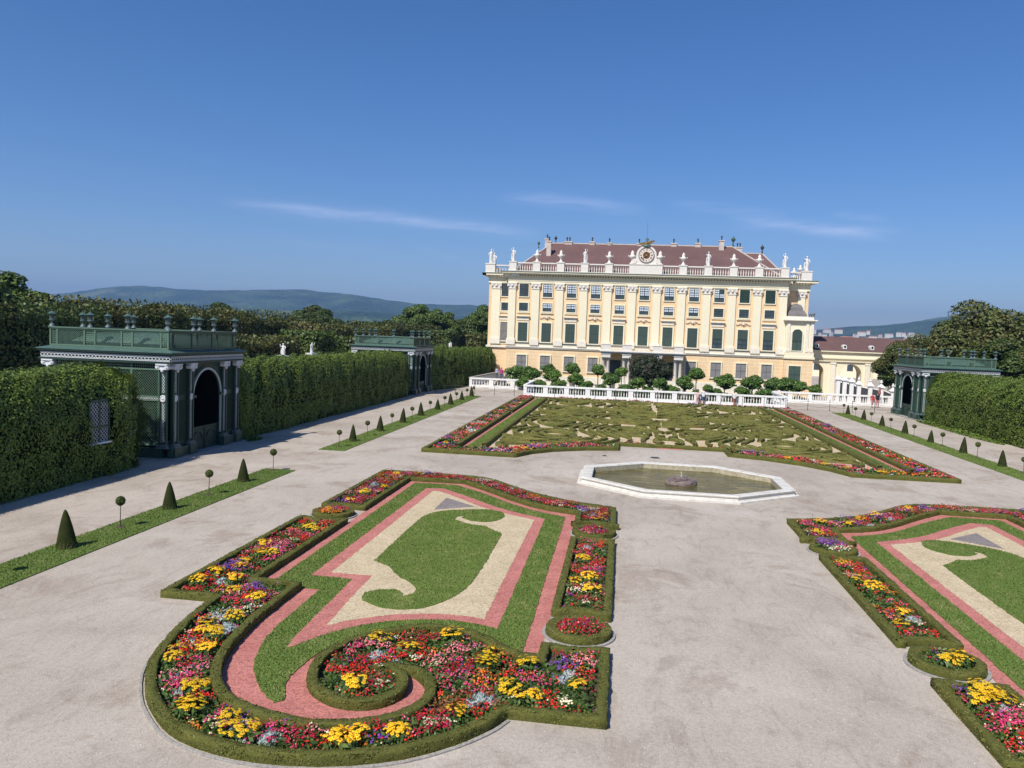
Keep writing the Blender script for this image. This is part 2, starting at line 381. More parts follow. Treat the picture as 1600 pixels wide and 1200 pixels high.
# flowers: one material each
def flower(name, cols, tr=.15):
    M[name] = leafy(name+'_petals', cols, .6, .2, trans=tr, big=3); return M[name]
flower('red', [(.60,.010,.014), (.75,.025,.025), (.82,.06,.04)]); flower('crimson', [(.32,.006,.03), (.46,.012,.045), (.58,.03,.07)])
flower('magenta', [(.60,.03,.14), (.72,.07,.20), (.80,.15,.28)]); flower('pinkf', [(.72,.16,.18), (.80,.25,.28), (.85,.38,.40)])
flower('purple', [(.13,.03,.28), (.20,.06,.40), (.28,.12,.45)]); flower('orange', [(.72,.13,.015), (.8,.24,.02), (.82,.34,.04)])
flower('whitef', [(.70,.68,.45), (.78,.76,.60), (.8,.74,.36)]); flower('silver', [(.30,.36,.36), (.42,.48,.47), (.55,.59,.58)])
flower('yellow', [(.84,.46,.012), (.90,.56,.02), (.92,.62,.05)]); flower('heart', [(.35,.16,.01), (.45,.22,.02), (.45,.22,.02)])
flower('bronze', [(.16,.045,.02), (.25,.08,.03), (.33,.13,.05)])
M['fgreen'] = leafy('bedding_leaves', [(.035,.075,.016), (.065,.12,.024), (.11,.17,.036)], .5, .3, patch=(.06,.085,.03), trans=.15, big=2)
# ============================================================ ground and parterres
g_ = MB(); 
def sheet(name, pts, z0, z1, mat, label=None):
    o = MB().poly(pts, z0, z1).build(name, mat); return tag(o, kind='structure')
g_.poly([(-130,-60),(130,-60),(130,260),(-130,260)], 0, 0).build('gravel_ground', M['gravel'])['kind'] = 'structure'

def ribbon(line, w, h, closed, step, jit=.012, seed=0, z=0.):
    """hedge body swept along a line: returns verts, faces and the frame of each station"""
    P = resample(line, step, closed); n = len(P); g = np.random.default_rng(seed+n)
    prof = [(-.48,0),(-.5,.5),(-.5,.92),(-.42,1.0),(0,1.01),(.42,1.0),(.5,.92),(.5,.5),(.48,0)]; k = len(prof)
    vs = []; fr = []
    for i in range(n):
        a = P[i-1] if (i or closed) else P[i]; b = P[i]; c = P[(i+1) % n] if (i < n-1 or closed) else P[i]
        t1 = Vector((b[0]-a[0], b[1]-a[1])); t2 = Vector((c[0]-b[0], c[1]-b[1]))
        if t1.length < 1e-6: t1 = t2.copy()
        if t2.length < 1e-6: t2 = t1.copy()
        t1.normalize(); t2.normalize(); m = Vector((-t1.y-t2.y, t1.x+t2.x))
        if m.length < .3: m = Vector((-t1.y, t1.x))
        m.normalize(); s = 1/max(.62, m.dot(Vector((-t1.y, t1.x)))); fr.append((b, (m.x*s, m.y*s)))
        for (u, q) in prof:
            j = g.normal(0, jit, 3) if q > 0 else (0,0,0)
            vs.append((b[0]+m.x*s*u*w+j[0], b[1]+m.y*s*u*w+j[1], z+q*h+j[2]))
    fs = []
    for i in range(n if closed else n-1):
        i2 = (i+1) % n
        for q in range(k-1): fs.append((i*k+q, i*k+q+1, i2*k+q+1, i2*k+q))
    if not closed: fs.append(tuple(range(k))); fs.append(tuple((n-1)*k+q for q in reversed(range(k))))
    return vs, fs, fr
def hedge(name, lines, w, h, label, group, near=True, seed=0, cat='box hedge', dens=620, z=0.):
    """lines: list of (polyline, closed)"""
    mb = MB(); Qs = []; g = np.random.default_rng(seed+5)
    for line, closed in lines:
        vs, fs, fr = ribbon(line, w, h, closed, .16 if near else .5, .012 if near else .03, seed, z)
        mb.m = 1; mb.add(vs, fs)
        if dens:
            A = np.array([f[0] for f in fr]); Nn = np.array([f[1] for f in fr])
            if closed: A = np.vstack([A, A[:1]]); Nn = np.vstack([Nn, Nn[:1]])
            L = np.linalg.norm(A[1:]-A[:-1], axis=1); tot = L.sum(); m = int(tot*(w+2*h)*dens)
            cum = np.concatenate([[0], np.cumsum(L)]); s = g.random(m)*tot; i = np.clip(np.searchsorted(cum, s)-1, 0, len(L)-1)
            u = ((s-cum[i])/np.maximum(L[i], 1e-6))[:,None]; Pc = A[i]*(1-u)+A[i+1]*u; Nc = Nn[i]*(1-u)+Nn[i+1]*u
            q = g.random(m)*(w+2*h); top = (q > h) & (q < h+w); sd = np.where(q <= h, -1., 1.)
            off = np.where(top, (q-h)/w-.5, sd*.5); zz = np.where(top, h, np.where(q <= h, q, q-h-w))
            P = np.column_stack([Pc+Nc*(off*w)[:,None], z+zz+.003])
            N = np.where(top[:,None], np.array([[0,0,1.]]), np.column_stack([Nc*sd[:,None], np.full(m, .25)]))
            Qs.append(cards(P, N, .030 if near else .07, g, .62, 1.5))
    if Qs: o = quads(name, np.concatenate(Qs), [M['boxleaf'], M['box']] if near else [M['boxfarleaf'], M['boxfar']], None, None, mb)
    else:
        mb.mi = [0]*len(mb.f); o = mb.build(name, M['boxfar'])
    return tag(o, label, cat, group)

FM = ['fgreen','red','crimson','magenta','pinkf','purple','orange','whitef','bronze','silver']
def bedding(name, poly, dens, seed, label, near=True, sc=1., mix=None, hmul=1., inset=0.):
    """mixed summer bedding: leafy domes with blossoms in drifts of one colour"""
    X, Y = scatter(poly, dens, seed)
    if inset: k = edge_dist(poly, X, Y) > inset; X, Y = X[k], Y[k]
    n = len(X); g = np.random.default_rng(seed+99)
    keep = vnoise(X, Y, 2.2, seed+3)+g.random(n)*.35 > .22; X, Y = X[keep], Y[keep]; n = len(X)
    w = np.array(mix or [.24,.21,.19,.16,.08,.04,.06,.015,.06,.01]); w = w/w.sum()
    # drifts: every plant takes the kind, height and fullness of the nearest drift centre
    SX, SY = scatter(poly, 3.4 if near else 1.2, seed+5, 1.3); m_ = max(1, len(SX)); 
    if len(SX) == 0: SX, SY = X[:1], Y[:1]
    sk = g.choice(len(w), len(SX), p=w); sh_ = g.uniform(.55, 1.35, len(SX)); sf = g.uniform(.5, 1., len(SX)); near_i = np.zeros(n, int)
    Xw = X+g.normal(0, .07*sc, n); Yw = Y+g.normal(0, .07*sc, n)
    for a0 in range(0, n, 2000): near_i[a0:a0+2000] = np.argmin((Xw[a0:a0+2000,None]-SX[None])**2+(Yw[a0:a0+2000,None]-SY[None])**2, axis=1)
    kind = sk[near_i]; mixed = g.random(n) < .10; kind[mixed] = g.choice(len(w), mixed.sum(), p=w)
    full = sf[near_i]; hg = (.13+.05*g.random(n))*sh_[near_i]*sc*hmul; hg = np.where(kind == 5, hg*1.2, hg); rad = .12*sc*(.8+.5*g.random(n))
    nl = 17 if near else 6; nb = 9 if near else 6; s_l = (.062 if near else .12)*sc; s_b = (.036 if near else .066)*sc
    i = np.repeat(np.arange(n), nl); a = g.random(len(i))*6.283; r = np.sqrt(g.random(len(i)))*rad[i]*1.25; el = g.random(len(i))
    P = np.column_stack([X[i]+r*np.cos(a), Y[i]+r*np.sin(a), .02+hg[i]*(.15+.75*el)]); N = np.column_stack([np.cos(a)*.5, np.sin(a)*.5, np.ones(len(i))*.8])
    Q = [cards(P, N, s_l, g, .6, 1.8)]; mi = [np.where(kind[i] == 9, 9, np.where((kind[i] == 8) & (g.random(len(i)) < .6), 8, 0))]
    j = np.repeat(np.arange(n), nb); j = j[(g.random(len(j)) < full[j]) & (kind[j] != 0)]
    a = g.random(len(j))*6.283; r = np.sqrt(g.random(len(j)))*rad[j]*1.1
    P = np.column_stack([X[j]+r*np.cos(a), Y[j]+r*np.sin(a), .02+hg[j]*(.80+.45*g.random(len(j)))])
    N = np.column_stack([np.cos(a)*.35, np.sin(a)*.35-.25, np.ones(len(j))])
    kj = kind[j].copy(); stray = g.random(len(j)) < .12; kj[stray] = g.integers(1, 8, stray.sum())
    k5 = kj == 5; P[k5,2] += g.random(k5.sum())*.07*sc
    for t in range(3 if near else 1):                          # two or three small petals groups per blossom
        Q.append(cards(P+g.normal(0, .007*sc, P.shape), N, s_b, g, .45, 1.05)); mi.append(kj)
    # thin taller stems here and there, standing out of the mass
    m = max(3, n//30); q = g.integers(0, n, m)
    base = np.column_stack([X[q], Y[q], .02+hg[q]]); L = (.10+.16*g.random(m))*sc
    for t in range(4):
        pp = base.copy(); pp[:,2] += L*(t+.6)/4.; Q.append(cards(pp+g.normal(0, .006, pp.shape), np.tile([[0,-1,.2]], (m,1)), .03*sc, g, .5, 1.6)); mi.append(np.where(g.random(m) < .5, 5, 0) if t > 1 else np.zeros(m, int))
    return tag(quads(name, np.concatenate(Q), [M[k] for k in FM], np.concatenate(mi)), label, 'flowers', None, 'stuff')

def grass(name, poly, dens, seed, label, hgt=.045, holes=()):
    X, Y = scatter(poly, dens, seed)
    for h in holes:
        k = ~inside(h, X, Y); X, Y = X[k], Y[k]
    z0 = holes_z.get(name, .03)
    g = np.random.default_rng(seed+1); n = len(X); P = np.column_stack([X, Y, np.full(n, z0+hgt*.35)]); Q = []
    for t in range(2):
        a = g.random(n)*6.283; d = np.column_stack([np.cos(a), np.sin(a), np.zeros(n)]); lean = g.normal(0, .8, (n,3)); lean[:,2] = 1
        lean /= np.linalg.norm(lean, axis=1)[:,None]; hh = (hgt*(.6+.8*g.random(n)))[:,None]; w = (.012+.012*g.random(n))[:,None]
        p0 = P-[0,0,hgt*.35]; Q.append(np.stack([p0-d*w, p0+d*w, p0+lean*hh+d*w*.25, p0+lean*hh-d*w*.25], axis=1))
    return tag(quads(name, np.concatenate(Q), M['blade']), label, 'grass', None, 'stuff')
holes_z = {}

PINK = [(-10.29,37.68),(-7.54,37.76),(-5.95,36.1),(-4.55,34.4),(-3.2,33.2),(-1.64,32.62),(-1.62,32.01),(-1.62,22.85),(-1.62,18.86),(-1.63,17.50),(-2.13,17.56),(-3.13,18.50),(-3.80,18.76),(-4.52,18.75),(-5.12,18.48),(-5.88,17.84),(-6.32,17.07),(-6.5,16.3),(-6.39,15.56),(-6.15,14.99),(-5.80,14.64),(-5.37,14.40),(-4.96,14.36),(-4.52,14.48),(-4.17,14.89),(-4.12,15.39),(-4.25,15.85),(-4.47,16.08),(-4.22,16.08),(-3.92,15.80),(-3.71,15.39),(-3.66,14.9),(-3.82,14.4),(-4.17,14.0),(-4.75,13.70),(-5.30,13.58),(-5.95,13.60),(-6.65,13.80),(-7.35,14.14),(-7.87,14.66),(-8.30,15.45),(-8.58,16.35),(-8.73,17.36),(-8.82,18.33),(-8.83,20.05),(-8.83,21.0),(-10.26,21.12),(-10.26,28.37),(-10.28,30.52)]
GREEN = [(-9.90,37.28),(-7.83,37.35),(-6.1,35.7),(-4.7,34.0),(-3.5,32.9),(-2.09,32.10),(-2.07,22.75),(-2.03,18.68),(-2.06,18.0),(-2.30,17.98),(-2.6,18.2),(-3.18,18.73),(-3.83,18.98),(-4.56,18.98),(-5.17,18.74),(-5.91,18.2),(-6.36,17.50),(-6.68,16.63),(-6.78,15.73),(-6.69,15.1),(-6.42,14.5),(-6.55,14.36),(-6.85,14.55),(-7.33,15.12),(-7.79,15.89),(-8.14,17.02),(-8.26,17.81),(-8.28,19.41),(-8.3,21.02),(-9.86,21.14),(-9.88,22.47),(-9.88,31.14)]
PINKIN = [(-9.05,36.1),(-8.25,36.3),(-6.8,34.9),(-5.4,33.3),(-4.2,32.3),(-2.87,31.5),(-2.86,22.55),(-2.85,19.22),(-3.29,19.41),(-3.97,19.55),(-4.70,19.47),(-5.55,19.17),(-6.32,18.65),(-6.86,17.98),(-7.15,17.45),(-7.45,16.85),(-7.55,17.57),(-7.62,19.09),(-7.72,22.13),(-9.05,22.15),(-9.05,29.32)]
SAND = [(-8.58,35.6),(-8.3,35.6),(-7.2,34.5),(-5.9,33.0),(-4.7,32.0),(-3.28,31.2),(-3.30,22.43),(-3.30,19.82),(-3.65,19.90),(-4.31,19.92),(-5.01,19.8),(-5.88,19.47),(-6.59,18.96),(-7.08,18.40),(-7.17,19.94),(-7.25,22.56),(-8.56,22.58),(-8.56,27.72)]
SHAPE = [(-7.68,24.06),(-7.76,29.58),(-7.67,30.86),(-7.18,31.61),(-6.38,32.11),(-5.31,32.44),(-4.71,32.07),(-4.49,31.37),(-4.63,30.64),(-5.12,30.16),(-5.70,30.21),(-6.15,30.63),(-6.16,31.03),(-6.40,30.78),(-6.39,30.27),(-6.16,30.07),(-5.58,29.60),(-5.01,29.55),(-4.65,29.05),(-4.21,28.63),(-4.18,27.84),(-4.14,23.74),(-4.23,21.98),(-4.47,21.16),(-4.84,20.38),(-5.40,19.93),(-6.02,19.88),(-6.60,20.17),(-6.93,20.53),(-6.98,20.96),(-6.69,21.32),(-6.20,21.48),(-5.92,21.23),(-5.85,20.86),(-5.59,21.32),(-5.64,21.71),(-5.98,22.19),(-6.54,22.74),(-6.89,23.38),(-7.16,23.69)]
TRI = [(-7.63,34.25),(-7.60,31.75),(-6.04,32.85)]
C1, C2, C3, CR = (-.80,19.44), (-.80,29.60), (-11.25,29.75), .83
SCROLL = ([(0,14.7),(0,18.25),(-.30,18.25)]+arc(C1[0],C1[1],1.30,-67,-113,6)+[(-1.33,18.25),(-1.62,18.25)]
          + [p for p in PINK[9:46]] + [(-10.26,21.12),(-10.26,28.72)] + arc(C3[0],C3[1],1.30,-52,-118,6)[1:] + [(-12.2,28.72),(-12.2,19.36),(-10.62,19.36),(-10.6,18.6),(-10.38,17.06),(-9.97,15.48),(-9.65,14.81),(-9.06,13.91),(-8.60,13.41),(-7.99,12.87),(-7.42,12.56),(-6.54,12.30),(-5.62,12.25),(-4.6,12.4),(-3.64,12.78),(-3.10,13.16),(-2.58,13.66),(-2.18,14.2),(-1.93,14.7)])
TOPBED = ([(0,30.6),(0,33.9),(-1.9,34.55),(-3.5,35.6),(-4.9,37.1),(-6.4,38.95),(-8.2,39.35),(-12.2,39.35),(-12.2,30.85)]+arc(C3[0],C3[1],1.25,118,60,5)+[(-10.28,30.8)]
          + [PINK[0],(-7.54,37.76),(-5.95,36.1),(-4.55,34.4),(-3.2,33.2),(-1.64,32.62),(-1.62,30.65),(-1.4,30.65)]+arc(C2[0],C2[1],1.25,122,58,5)+[(-.2,30.6)])
RECT = ([(0,20.42),(0,28.4),(-.25,28.4)]+arc(C2[0],C2[1],1.22,-65,-115,6)+[(-1.4,28.4),(-1.6,28.4),(-1.6,20.5),(-1.35,20.5)]+arc(C1[0],C1[1],1.22,117,63,6)+[(-.22,20.42)])
ORDER = {'': 'left', 'm': 'right'}
BEDS = []
def parterre(mr):
    side = 'right' if mr else 'left'; T = (lambda L: [mir(p) for p in L]) if mr else (lambda L: list(L))
    sd = 50 if mr else 0
    S = lambda L, it=1: smooth(L, it, True, 40)
    pk = T(S(PINK)); gr = T(S(GREEN)); pi = T(S(PINKIN)); sa = T(S(SAND)); sh = T(S(SHAPE, 2)); eg = random.Random(77)
    def wob(p, a): return [(x+eg.uniform(-a,a), y+eg.uniform(-a,a)) for x, y in resample(p, .14, True)]
    gr0, pi0, sh0 = gr, pi, sh; gr = wob(gr, .022); pi = wob(pi, .020); sa = wob(sa, .022); sh = wob(sh, .03)
    sheet('red_gravel_band', pk, -.02, .008, M['pink']); sheet('lawn_band', gr, 0, .03, M['turf'])
    sheet('red_gravel_band', pi, 0, .036, M['pink']); sheet('yellow_gravel_bed', sa, 0, .041, M['sand'])
    sheet('grey_gravel_patch', T(TRI), 0, .046, M['slate']); sheet('lawn_panel', sh, 0, .062, M['turf'])
    holes_z['lawn_grass'] = .028; grass('lawn_grass', gr0, 330, 3+sd, 'mown grass of the band framing the %s front parterre' % side, .042, [pi0])
    holes_z['lawn_grass'] = .058; grass('lawn_grass', sh0, 340, 4+sd, 'mown grass of the scroll-shaped lawn inside the %s front parterre' % side, .036)
    grp = 'clipped box hedges edging the %s front parterre' % side
    sc = T(S(SCROLL)); tb = T(S(TOPBED)); rc = T(RECT); w = .21; h = .205; BEDS.extend([sc, tb, rc])
    def ring(poly): return [(offset(poly, w/2), True)]
    # the spiral hedge hooks a little into the round of flowers
    hook = T([(-4.40,16.18),(-4.62,16.24),(-4.95,16.12),(-5.15,15.95)])
    hedge('box_hedge', ring(sc)+[(hook, False)], w, h, 'low box hedge around the big scroll flower bed, %s parterre' % side, grp, True, 1+sd)
    hedge('box_hedge', ring(tb), w, h, 'low box hedge around the far flower border, %s parterre' % side, grp, True, 2+sd)
    hedge('box_hedge', ring(rc), w, h, 'low box hedge around the oblong bed beside the middle path, %s parterre' % side, grp, True, 3+sd)
    for nm, poly, z in (('bed_soil', sc, .02), ('bed_soil', tb, .02), ('bed_soil', rc, .02)):
        sheet(nm, offset(poly, .05), 0, .014, M['soil'])
    bedding('flower_bedding', sc, 46, 21+sd, 'mixed red, pink and purple bedding in the %s scroll bed' % side, inset=.33)
    bedding('flower_bedding', tb, 46, 22+sd, 'mixed red and purple bedding in the far border of the %s front parterre' % side, mix=[.08,.26,.20,.20,.10,.09,.05,.03,.04,.02], hmul=1.25, inset=.33)
    bedding('flower_bedding', rc, 46, 23+sd, 'mixed red, pink and purple bedding in the oblong bed of the %s front parterre' % side, inset=.33)
    for k, (c, where) in enumerate(((C1, 'near round bed beside the middle path'), (C2, 'farther round bed beside the middle path'), (C3, 'round bed on the outer side'))):
        c = T([c])[0]; BEDS.append(arc(c[0],c[1],CR,0,360,20)[:-1]); cl = arc(c[0], c[1], CR-.125, 0, 360, 28)[:-1]
        hedge('box_hedge', [(cl, True)], .25, h, 'circular box hedge of the %s, %s parterre' % (where, side), grp, True, 30+k+sd)
        sheet('bed_soil', arc(c[0], c[1], CR-.05, 0, 360, 28)[:-1], 0, .014, M['soil'])
        bedding('flower_bedding', arc(c[0], c[1], CR-.26, 0, 360, 20)[:-1], 80, 40+k+sd, 'flowers filling the %s, %s parterre' % (where, side), sc=1.1, hmul=1.15)
        vs, fs, fr = ribbon(arc(c[0], c[1], CR+.06, 0, 360, 32)[:-1], .08, .045, True, .5, 0)
        mb = MB(); mb.add(vs, fs); tag(mb.build('stone_curb', M['curb']), 'thin stone curb around the %s, %s parterre' % (where, side), 'curb', 'stone curbs of the round beds')
    co = T([(-10.66,19.3),(-10.68,18.6),(-10.46,17.04),(-10.05,15.44),(-9.73,14.76),(-9.13,13.86),(-8.65,13.35),(-8.04,12.79),(-7.45,12.47),(-6.56,12.21),(-5.62,12.16),(-4.57,12.31),(-3.6,12.69),(-3.04,13.09),(-2.51,13.60),(-2.08,14.17),(-1.88,14.62)])
    vs, fs, fr = ribbon(smooth(co, 1), .06, .035, False, .4, 0); mb = MB(); mb.add(vs, fs)
    tag(mb.build('stone_curb', M['curb']), 'thin stone curb following the round end of the %s scroll bed' % side, 'curb')
parterre(False); parterre(True)

# ------------------------------------------------------------ single clumps among the bedding
FARBEDS = [[(-11.95,47.5),(-6.5,47.4),(-5.7,49.1),(-4.4,50.7),(-2.3,52.15),(-.25,52.95),(-.25,54.5),(-2.8,53.9),(-5.2,52.3),(-6.7,50.3),(-7.3,49.5),(-10.6,49.4),(-10.6,94.2),(-11.95,94.2)]]
FARBEDS.append([mir(p) for p in FARBEDS[0]])
def daisy_mesh(name, seed):
    g = np.random.default_rng(seed); Q = []; mi = []; n = 34
    for k in range(n):
        a = g.random()*6.283; r = .25*math.sqrt(g.random()); z = .29+.12*g.random()-.24*r; c = np.array([r*math.cos(a), r*math.sin(a), z])
        up = np.array([math.cos(a)*.3, math.sin(a)*.3-.25, 1.]); up /= np.linalg.norm(up); t = np.cross(up, [0,1,0]); t /= np.linalg.norm(t); b = np.cross(up, t); s = .05*(.8+.4*g.random())
        for j in range(8):
            q = j*math.pi/4+g.random()*.3; d = t*math.cos(q)+b*math.sin(q); e = -t*math.sin(q)+b*math.cos(q)
            Q.append([c+d*.006, c+d*s*.6+e*s*.27-up*.004, c+d*s-up*.012, c+d*s*.6-e*s*.27-up*.004]); mi.append(0)
        Q.append([c+t*.011+up*.008, c+b*.011+up*.008, c-t*.011+up*.008, c-b*.011+up*.008]); mi.append(1)
        Q.append([c-t*.003, c+t*.003, c*[.6,.6,0]+t*.003, c*[.6,.6,0]-t*.003]); mi.append(2)
    m = 110; a = g.random(m)*6.283; r = .27*np.sqrt(g.random(m)); P = np.column_stack([r*np.cos(a), r*np.sin(a), .04+.20*g.random(m)])
    L = cards(P, np.column_stack([np.cos(a), np.sin(a), np.ones(m)]), .075, g, .6, 2.); Q = np.concatenate([np.array(Q), L]); mi += [2]*m
    o = quads(name, Q, [M['yellow'], M['heart'], M['fgreen']], mi); me = o.data; bpy.data.objects.remove(o); return me
def silver_mesh(name, seed):
    g = np.random.default_rng(seed); m = 230; a = g.random(m)*6.283; r = .22*np.sqrt(g.random(m)); P = np.column_stack([r*np.cos(a), r*np.sin(a), .05+.22*g.random(m)*(1-r/.35)+.04])
    o = quads(name, cards(P, np.column_stack([np.cos(a), np.sin(a), np.ones(m)*.8]), .06, g, .7, 2.4), M['silver']); me = o.data; bpy.data.objects.remove(o); return me
def white_mesh(name, seed):
    g = np.random.default_rng(seed); m = 16; a = g.random(m)*6.283; r = .15*np.sqrt(g.random(m)); P = np.column_stack([r*np.cos(a), r*np.sin(a), .17+.08*g.random(m)]); N = np.tile([[0,-.3,1.]], (m,1))
    Q = [cards(P, N, .055, g, .2, 1.05, .2), cards(P+[0,0,.006], N, .05, g, .2, 1.05, .2)]; mi = [0]*(2*m)
    k = 60; a = g.random(k)*6.283; r = .18*np.sqrt(g.random(k)); P2 = np.column_stack([r*np.cos(a), r*np.sin(a), .03+.14*g.random(k)]); Q.append(cards(P2, np.tile([[0,0,1.]], (k,1)), .07, g, .8, 1.8)); mi += [1]*k
    o = quads(name, np.concatenate(Q), [M['whitef'], M['fgreen']], mi); me = o.data; bpy.data.objects.remove(o); return me
DA = [daisy_mesh('daisy_clump', s) for s in range(4)]; SI = [silver_mesh('silver_leaf_clump', s+9) for s in range(3)]; WH = [white_mesh('white_flower_clump', s+19) for s in range(3)]
YEL =[(-10.30,17.45),(-9.87,15.87),(-9.58,15.13),(-9.55,16.99),(-9.23,16.85),(-8.68,15.96),(-9.10,17.87),(-8.33,14.30),(-8.14,14.38),(-8.15,13.48),(-7.93,13.63),(-6.53,13.48),(-6.44,12.12),(-6.52,12.49),(-4.65,12.89),(-4.39,12.72),(-5.29,14.51),(-3.98,13.89),(-3.75,13.46),(-4.55,17.03),(-3.79,18.04),(-2.64,17.22),(-2.66,16.62),(-1.81,16.92),(-2.03,15.43),(-1.83,15.35),(-1.48,15.43),(-0.65,16.13),(-2.46,14.26),(-5.46,17.78),(-11.63,20.30),(-11.54,21.19),(-10.75,20.69),(-10.34,19.91),(-11.20,21.96),(-11.32,22.55),(-11.60,24.33),(-11.18,23.34),(-10.96,23.50),(-11.01,26.67),(-10.83,26.60),(-9.47,19.44),(-11.83,30.02),(-11.30,31.84),(-11.23,33.30),(-11.12,33.28),(-10.74,34.92),(-11.14,38.11),(-0.99,25.44),(-1.09,23.18),(-0.73,23.55),(-0.57,22.22),(-1.12,30.78),(8.30,33.23),(7.91,31.78),(9.49,33.38),(10.28,34.70),(11.07,35.26),(13.13,37.25),(7.52,29.95),(7.42,27.26),(7.59,25.33),(7.81,24.56),(8.07,22.64),(7.47,21.66),(8.31,19.02),(8.19,18.53),(7.91,17.74),(8.14,17.79),(8.67,18.03),(8.60,17.55),(7.50,16.92),(10.62,51.16),(12.32,49.61),(13.26,48.68),(15.57,48.29),(17.18,46.79),(18.58,45.78),(7.88,56.86),(10.73,51.42),(-5.58,49.15),(-6.48,48.78),(-11.29,50.17),(-11.53,76.89),(-11.08,81.10),(-10.75,75.13),(-10.95,90.42)]
SIL =[(-8.95,14.79),(-8.85,14.13),(-6.67,12.90),(-6.37,12.79),(-6.11,12.56),(-5.96,12.82),(-9.21,17.42),(-9.08,17.56),(-11.09,20.65),(-11.08,24.17),(-11.40,35.41),(-5.19,16.69),(-4.72,16.55),(-2.74,14.99),(-2.55,15.11),(-2.26,14.87),(-0.85,16.74),(-0.94,16.40),(-0.95,27.09),(-5.65,35.91),(-11.37,35.30),(-1.45,32.99),(10.54,33.95),(12.14,34.87),(7.82,29.45),(7.74,26.24),(8.15,22.22),(8.00,17.43),(7.92,17.04),(8.11,16.98),(16.34,38.52),(-7.31,48.35),(-11.01,57.09),(-10.98,51.15),(-4.15,51.14),(-11.34,60.89),(-2.06,53.30),(5.44,55.70),(9.73,52.81),(9.75,53.04),(18.41,51.79),(18.32,48.28),(15.69,46.45),(13.31,47.41),(18.54,58.51)]
WHI =[(-7.27,12.75),(-4.61,15.20),(-3.78,15.95),(-4.29,16.68),(-5.11,17.74),(-3.31,13.32),(-3.03,13.35),(-2.93,13.76),(-0.90,15.43),(-1.85,14.99),(-0.82,15.22),(-0.73,21.35),(-0.44,26.73),(-2.38,33.46),(-10.67,33.64),(-1.46,33.21),(8.36,21.96),(8.48,21.82),(7.96,19.81),(-10.89,29.41),(-10.76,33.91),(-10.85,25.06)]

def region(x, y):
    s = 'left' if x < AX else 'right'; xx = x if x < AX else 2*AX-x
    if y > 45: return 'in the border of the far parterre, %s half' % s
    if xx > -1.75 and y > 20.2 and y < 28.8: return 'in the oblong bed of the %s parterre' % s
    if (xx+.8)**2+(y-19.44)**2 < 1.2 or (xx+.8)**2+(y-29.6)**2 < 1.2: return 'in a round bed of the %s parterre' % s
    if y > 30: return 'in the far border of the %s parterre' % s
    if xx < -10.2 and y > 19.3: return 'in the outer straight border, %s parterre' % s
    if xx < -7.0: return 'in the outer curve of the %s scroll bed' % s
    if xx > -1.95: return 'in the square end of the %s scroll bed' % s
    return 'around the spiral of the %s scroll bed' % s
def clump(L, MS, name, desc, cat, smin=.85):
    for i, (x, y) in enumerate(L):
        if y > 45 or not any(inside(b, np.array([x]), np.array([y]))[0] and edge_dist(b, np.array([x]), np.array([y]))[0] > .40 for b in BEDS):
            best = None
            for b in (FARBEDS if y > 45 else BEDS):
                SX, SY = scatter(b, 14, 5); k_ = edge_dist(b, SX, SY) > (.48 if y < 45 else .3); SX, SY = SX[k_], SY[k_]
                if len(SX):
                    d = (SX-x)**2+(SY-y)**2; q = int(np.argmin(d))
                    if best is None or d[q] < best[0]: best = (d[q], float(SX[q]), float(SY[q]))
            if best[0] > 4: continue
            x, y = best[1], best[2]
        o = link(name, MS[i % len(MS)], None, (x, y, .02)); s = smin+.35*rnd.random(); o.scale = (s, s, s*(.85+.25*rnd.random())); o.rotation_euler = (0, 0, rnd.random()*6.28)
        rg = region(x, y); tag(o, '%s %s' % (desc, rg), cat, '%ss %s' % (cat, rg))
clump(YEL, DA, 'daisy_clump', 'clump of bright yellow daisies', 'daisy clump', .82)
clump(SIL, SI, 'silver_leaf_clump', 'silvery grey feathery foliage clump', 'silver foliage clump', .62)
clump(WHI, WH, 'white_flower_clump', 'small clump of creamy white flowers', 'white flower clump')

# ------------------------------------------------------------ lawn strips and topiary
def mesh_of(o): me = o.data; bpy.data.objects.remove(o); return me
def cone_mesh(seed):
    g = np.random.default_rng(seed); mb = MB(); mb.m = 1
    mb.lathe((0,0,0), [(.27,0),(.285,.08),(.25,.30),(.185,.62),(.11,.93),(.05,1.11),(.01,1.17)], 14); m = 2300
    z = 1-np.sqrt(g.random(m)); a = g.random(m)*6.283; r = .285*(1-z)**.86+.012; P = np.column_stack([r*np.cos(a), r*np.sin(a), z*1.18])
    return mesh_of(quads('topiary_cone', cards(P, np.column_stack([np.cos(a), np.sin(a), np.full(m,.3)]), .034, g, .7, 1.5), [M['topi'], M['topicore']], None, None, mb))
def ball_mesh(seed):
    g = np.random.default_rng(seed); mb = MB(); mb.m = 1
    mb.lathe((0,0,0), [(.02,-.155),(.09,-.13),(.15,-.05),(.155,.03),(.11,.11),(.02,.155)], 12); m = 750
    N = g.normal(0,1,(m,3)); N /= np.linalg.norm(N, axis=1)[:,None]
    return mesh_of(quads('crown', cards(N*.168, N, .034, g, .7, 1.5), [M['topi'], M['topicore']], None, None, mb))
CO = [cone_mesh(s) for s in (1,2)]; BA = [ball_mesh(s) for s in (3,4)]
tm = MB(); tm.tube([(0,0,0),(.008,.004,.3),(-.006,.0,.6),(0,0,.86)], [.022,.017,.015,.014], 6); TR = mesh_of(tm.build('trunk', M['bark']))
dm = MB(); dm.lathe((0,0,0), [(.19,0),(.17,.012),(.02,.02)], 14); DR = mesh_of(dm.build('planting_hole', M['soil']))
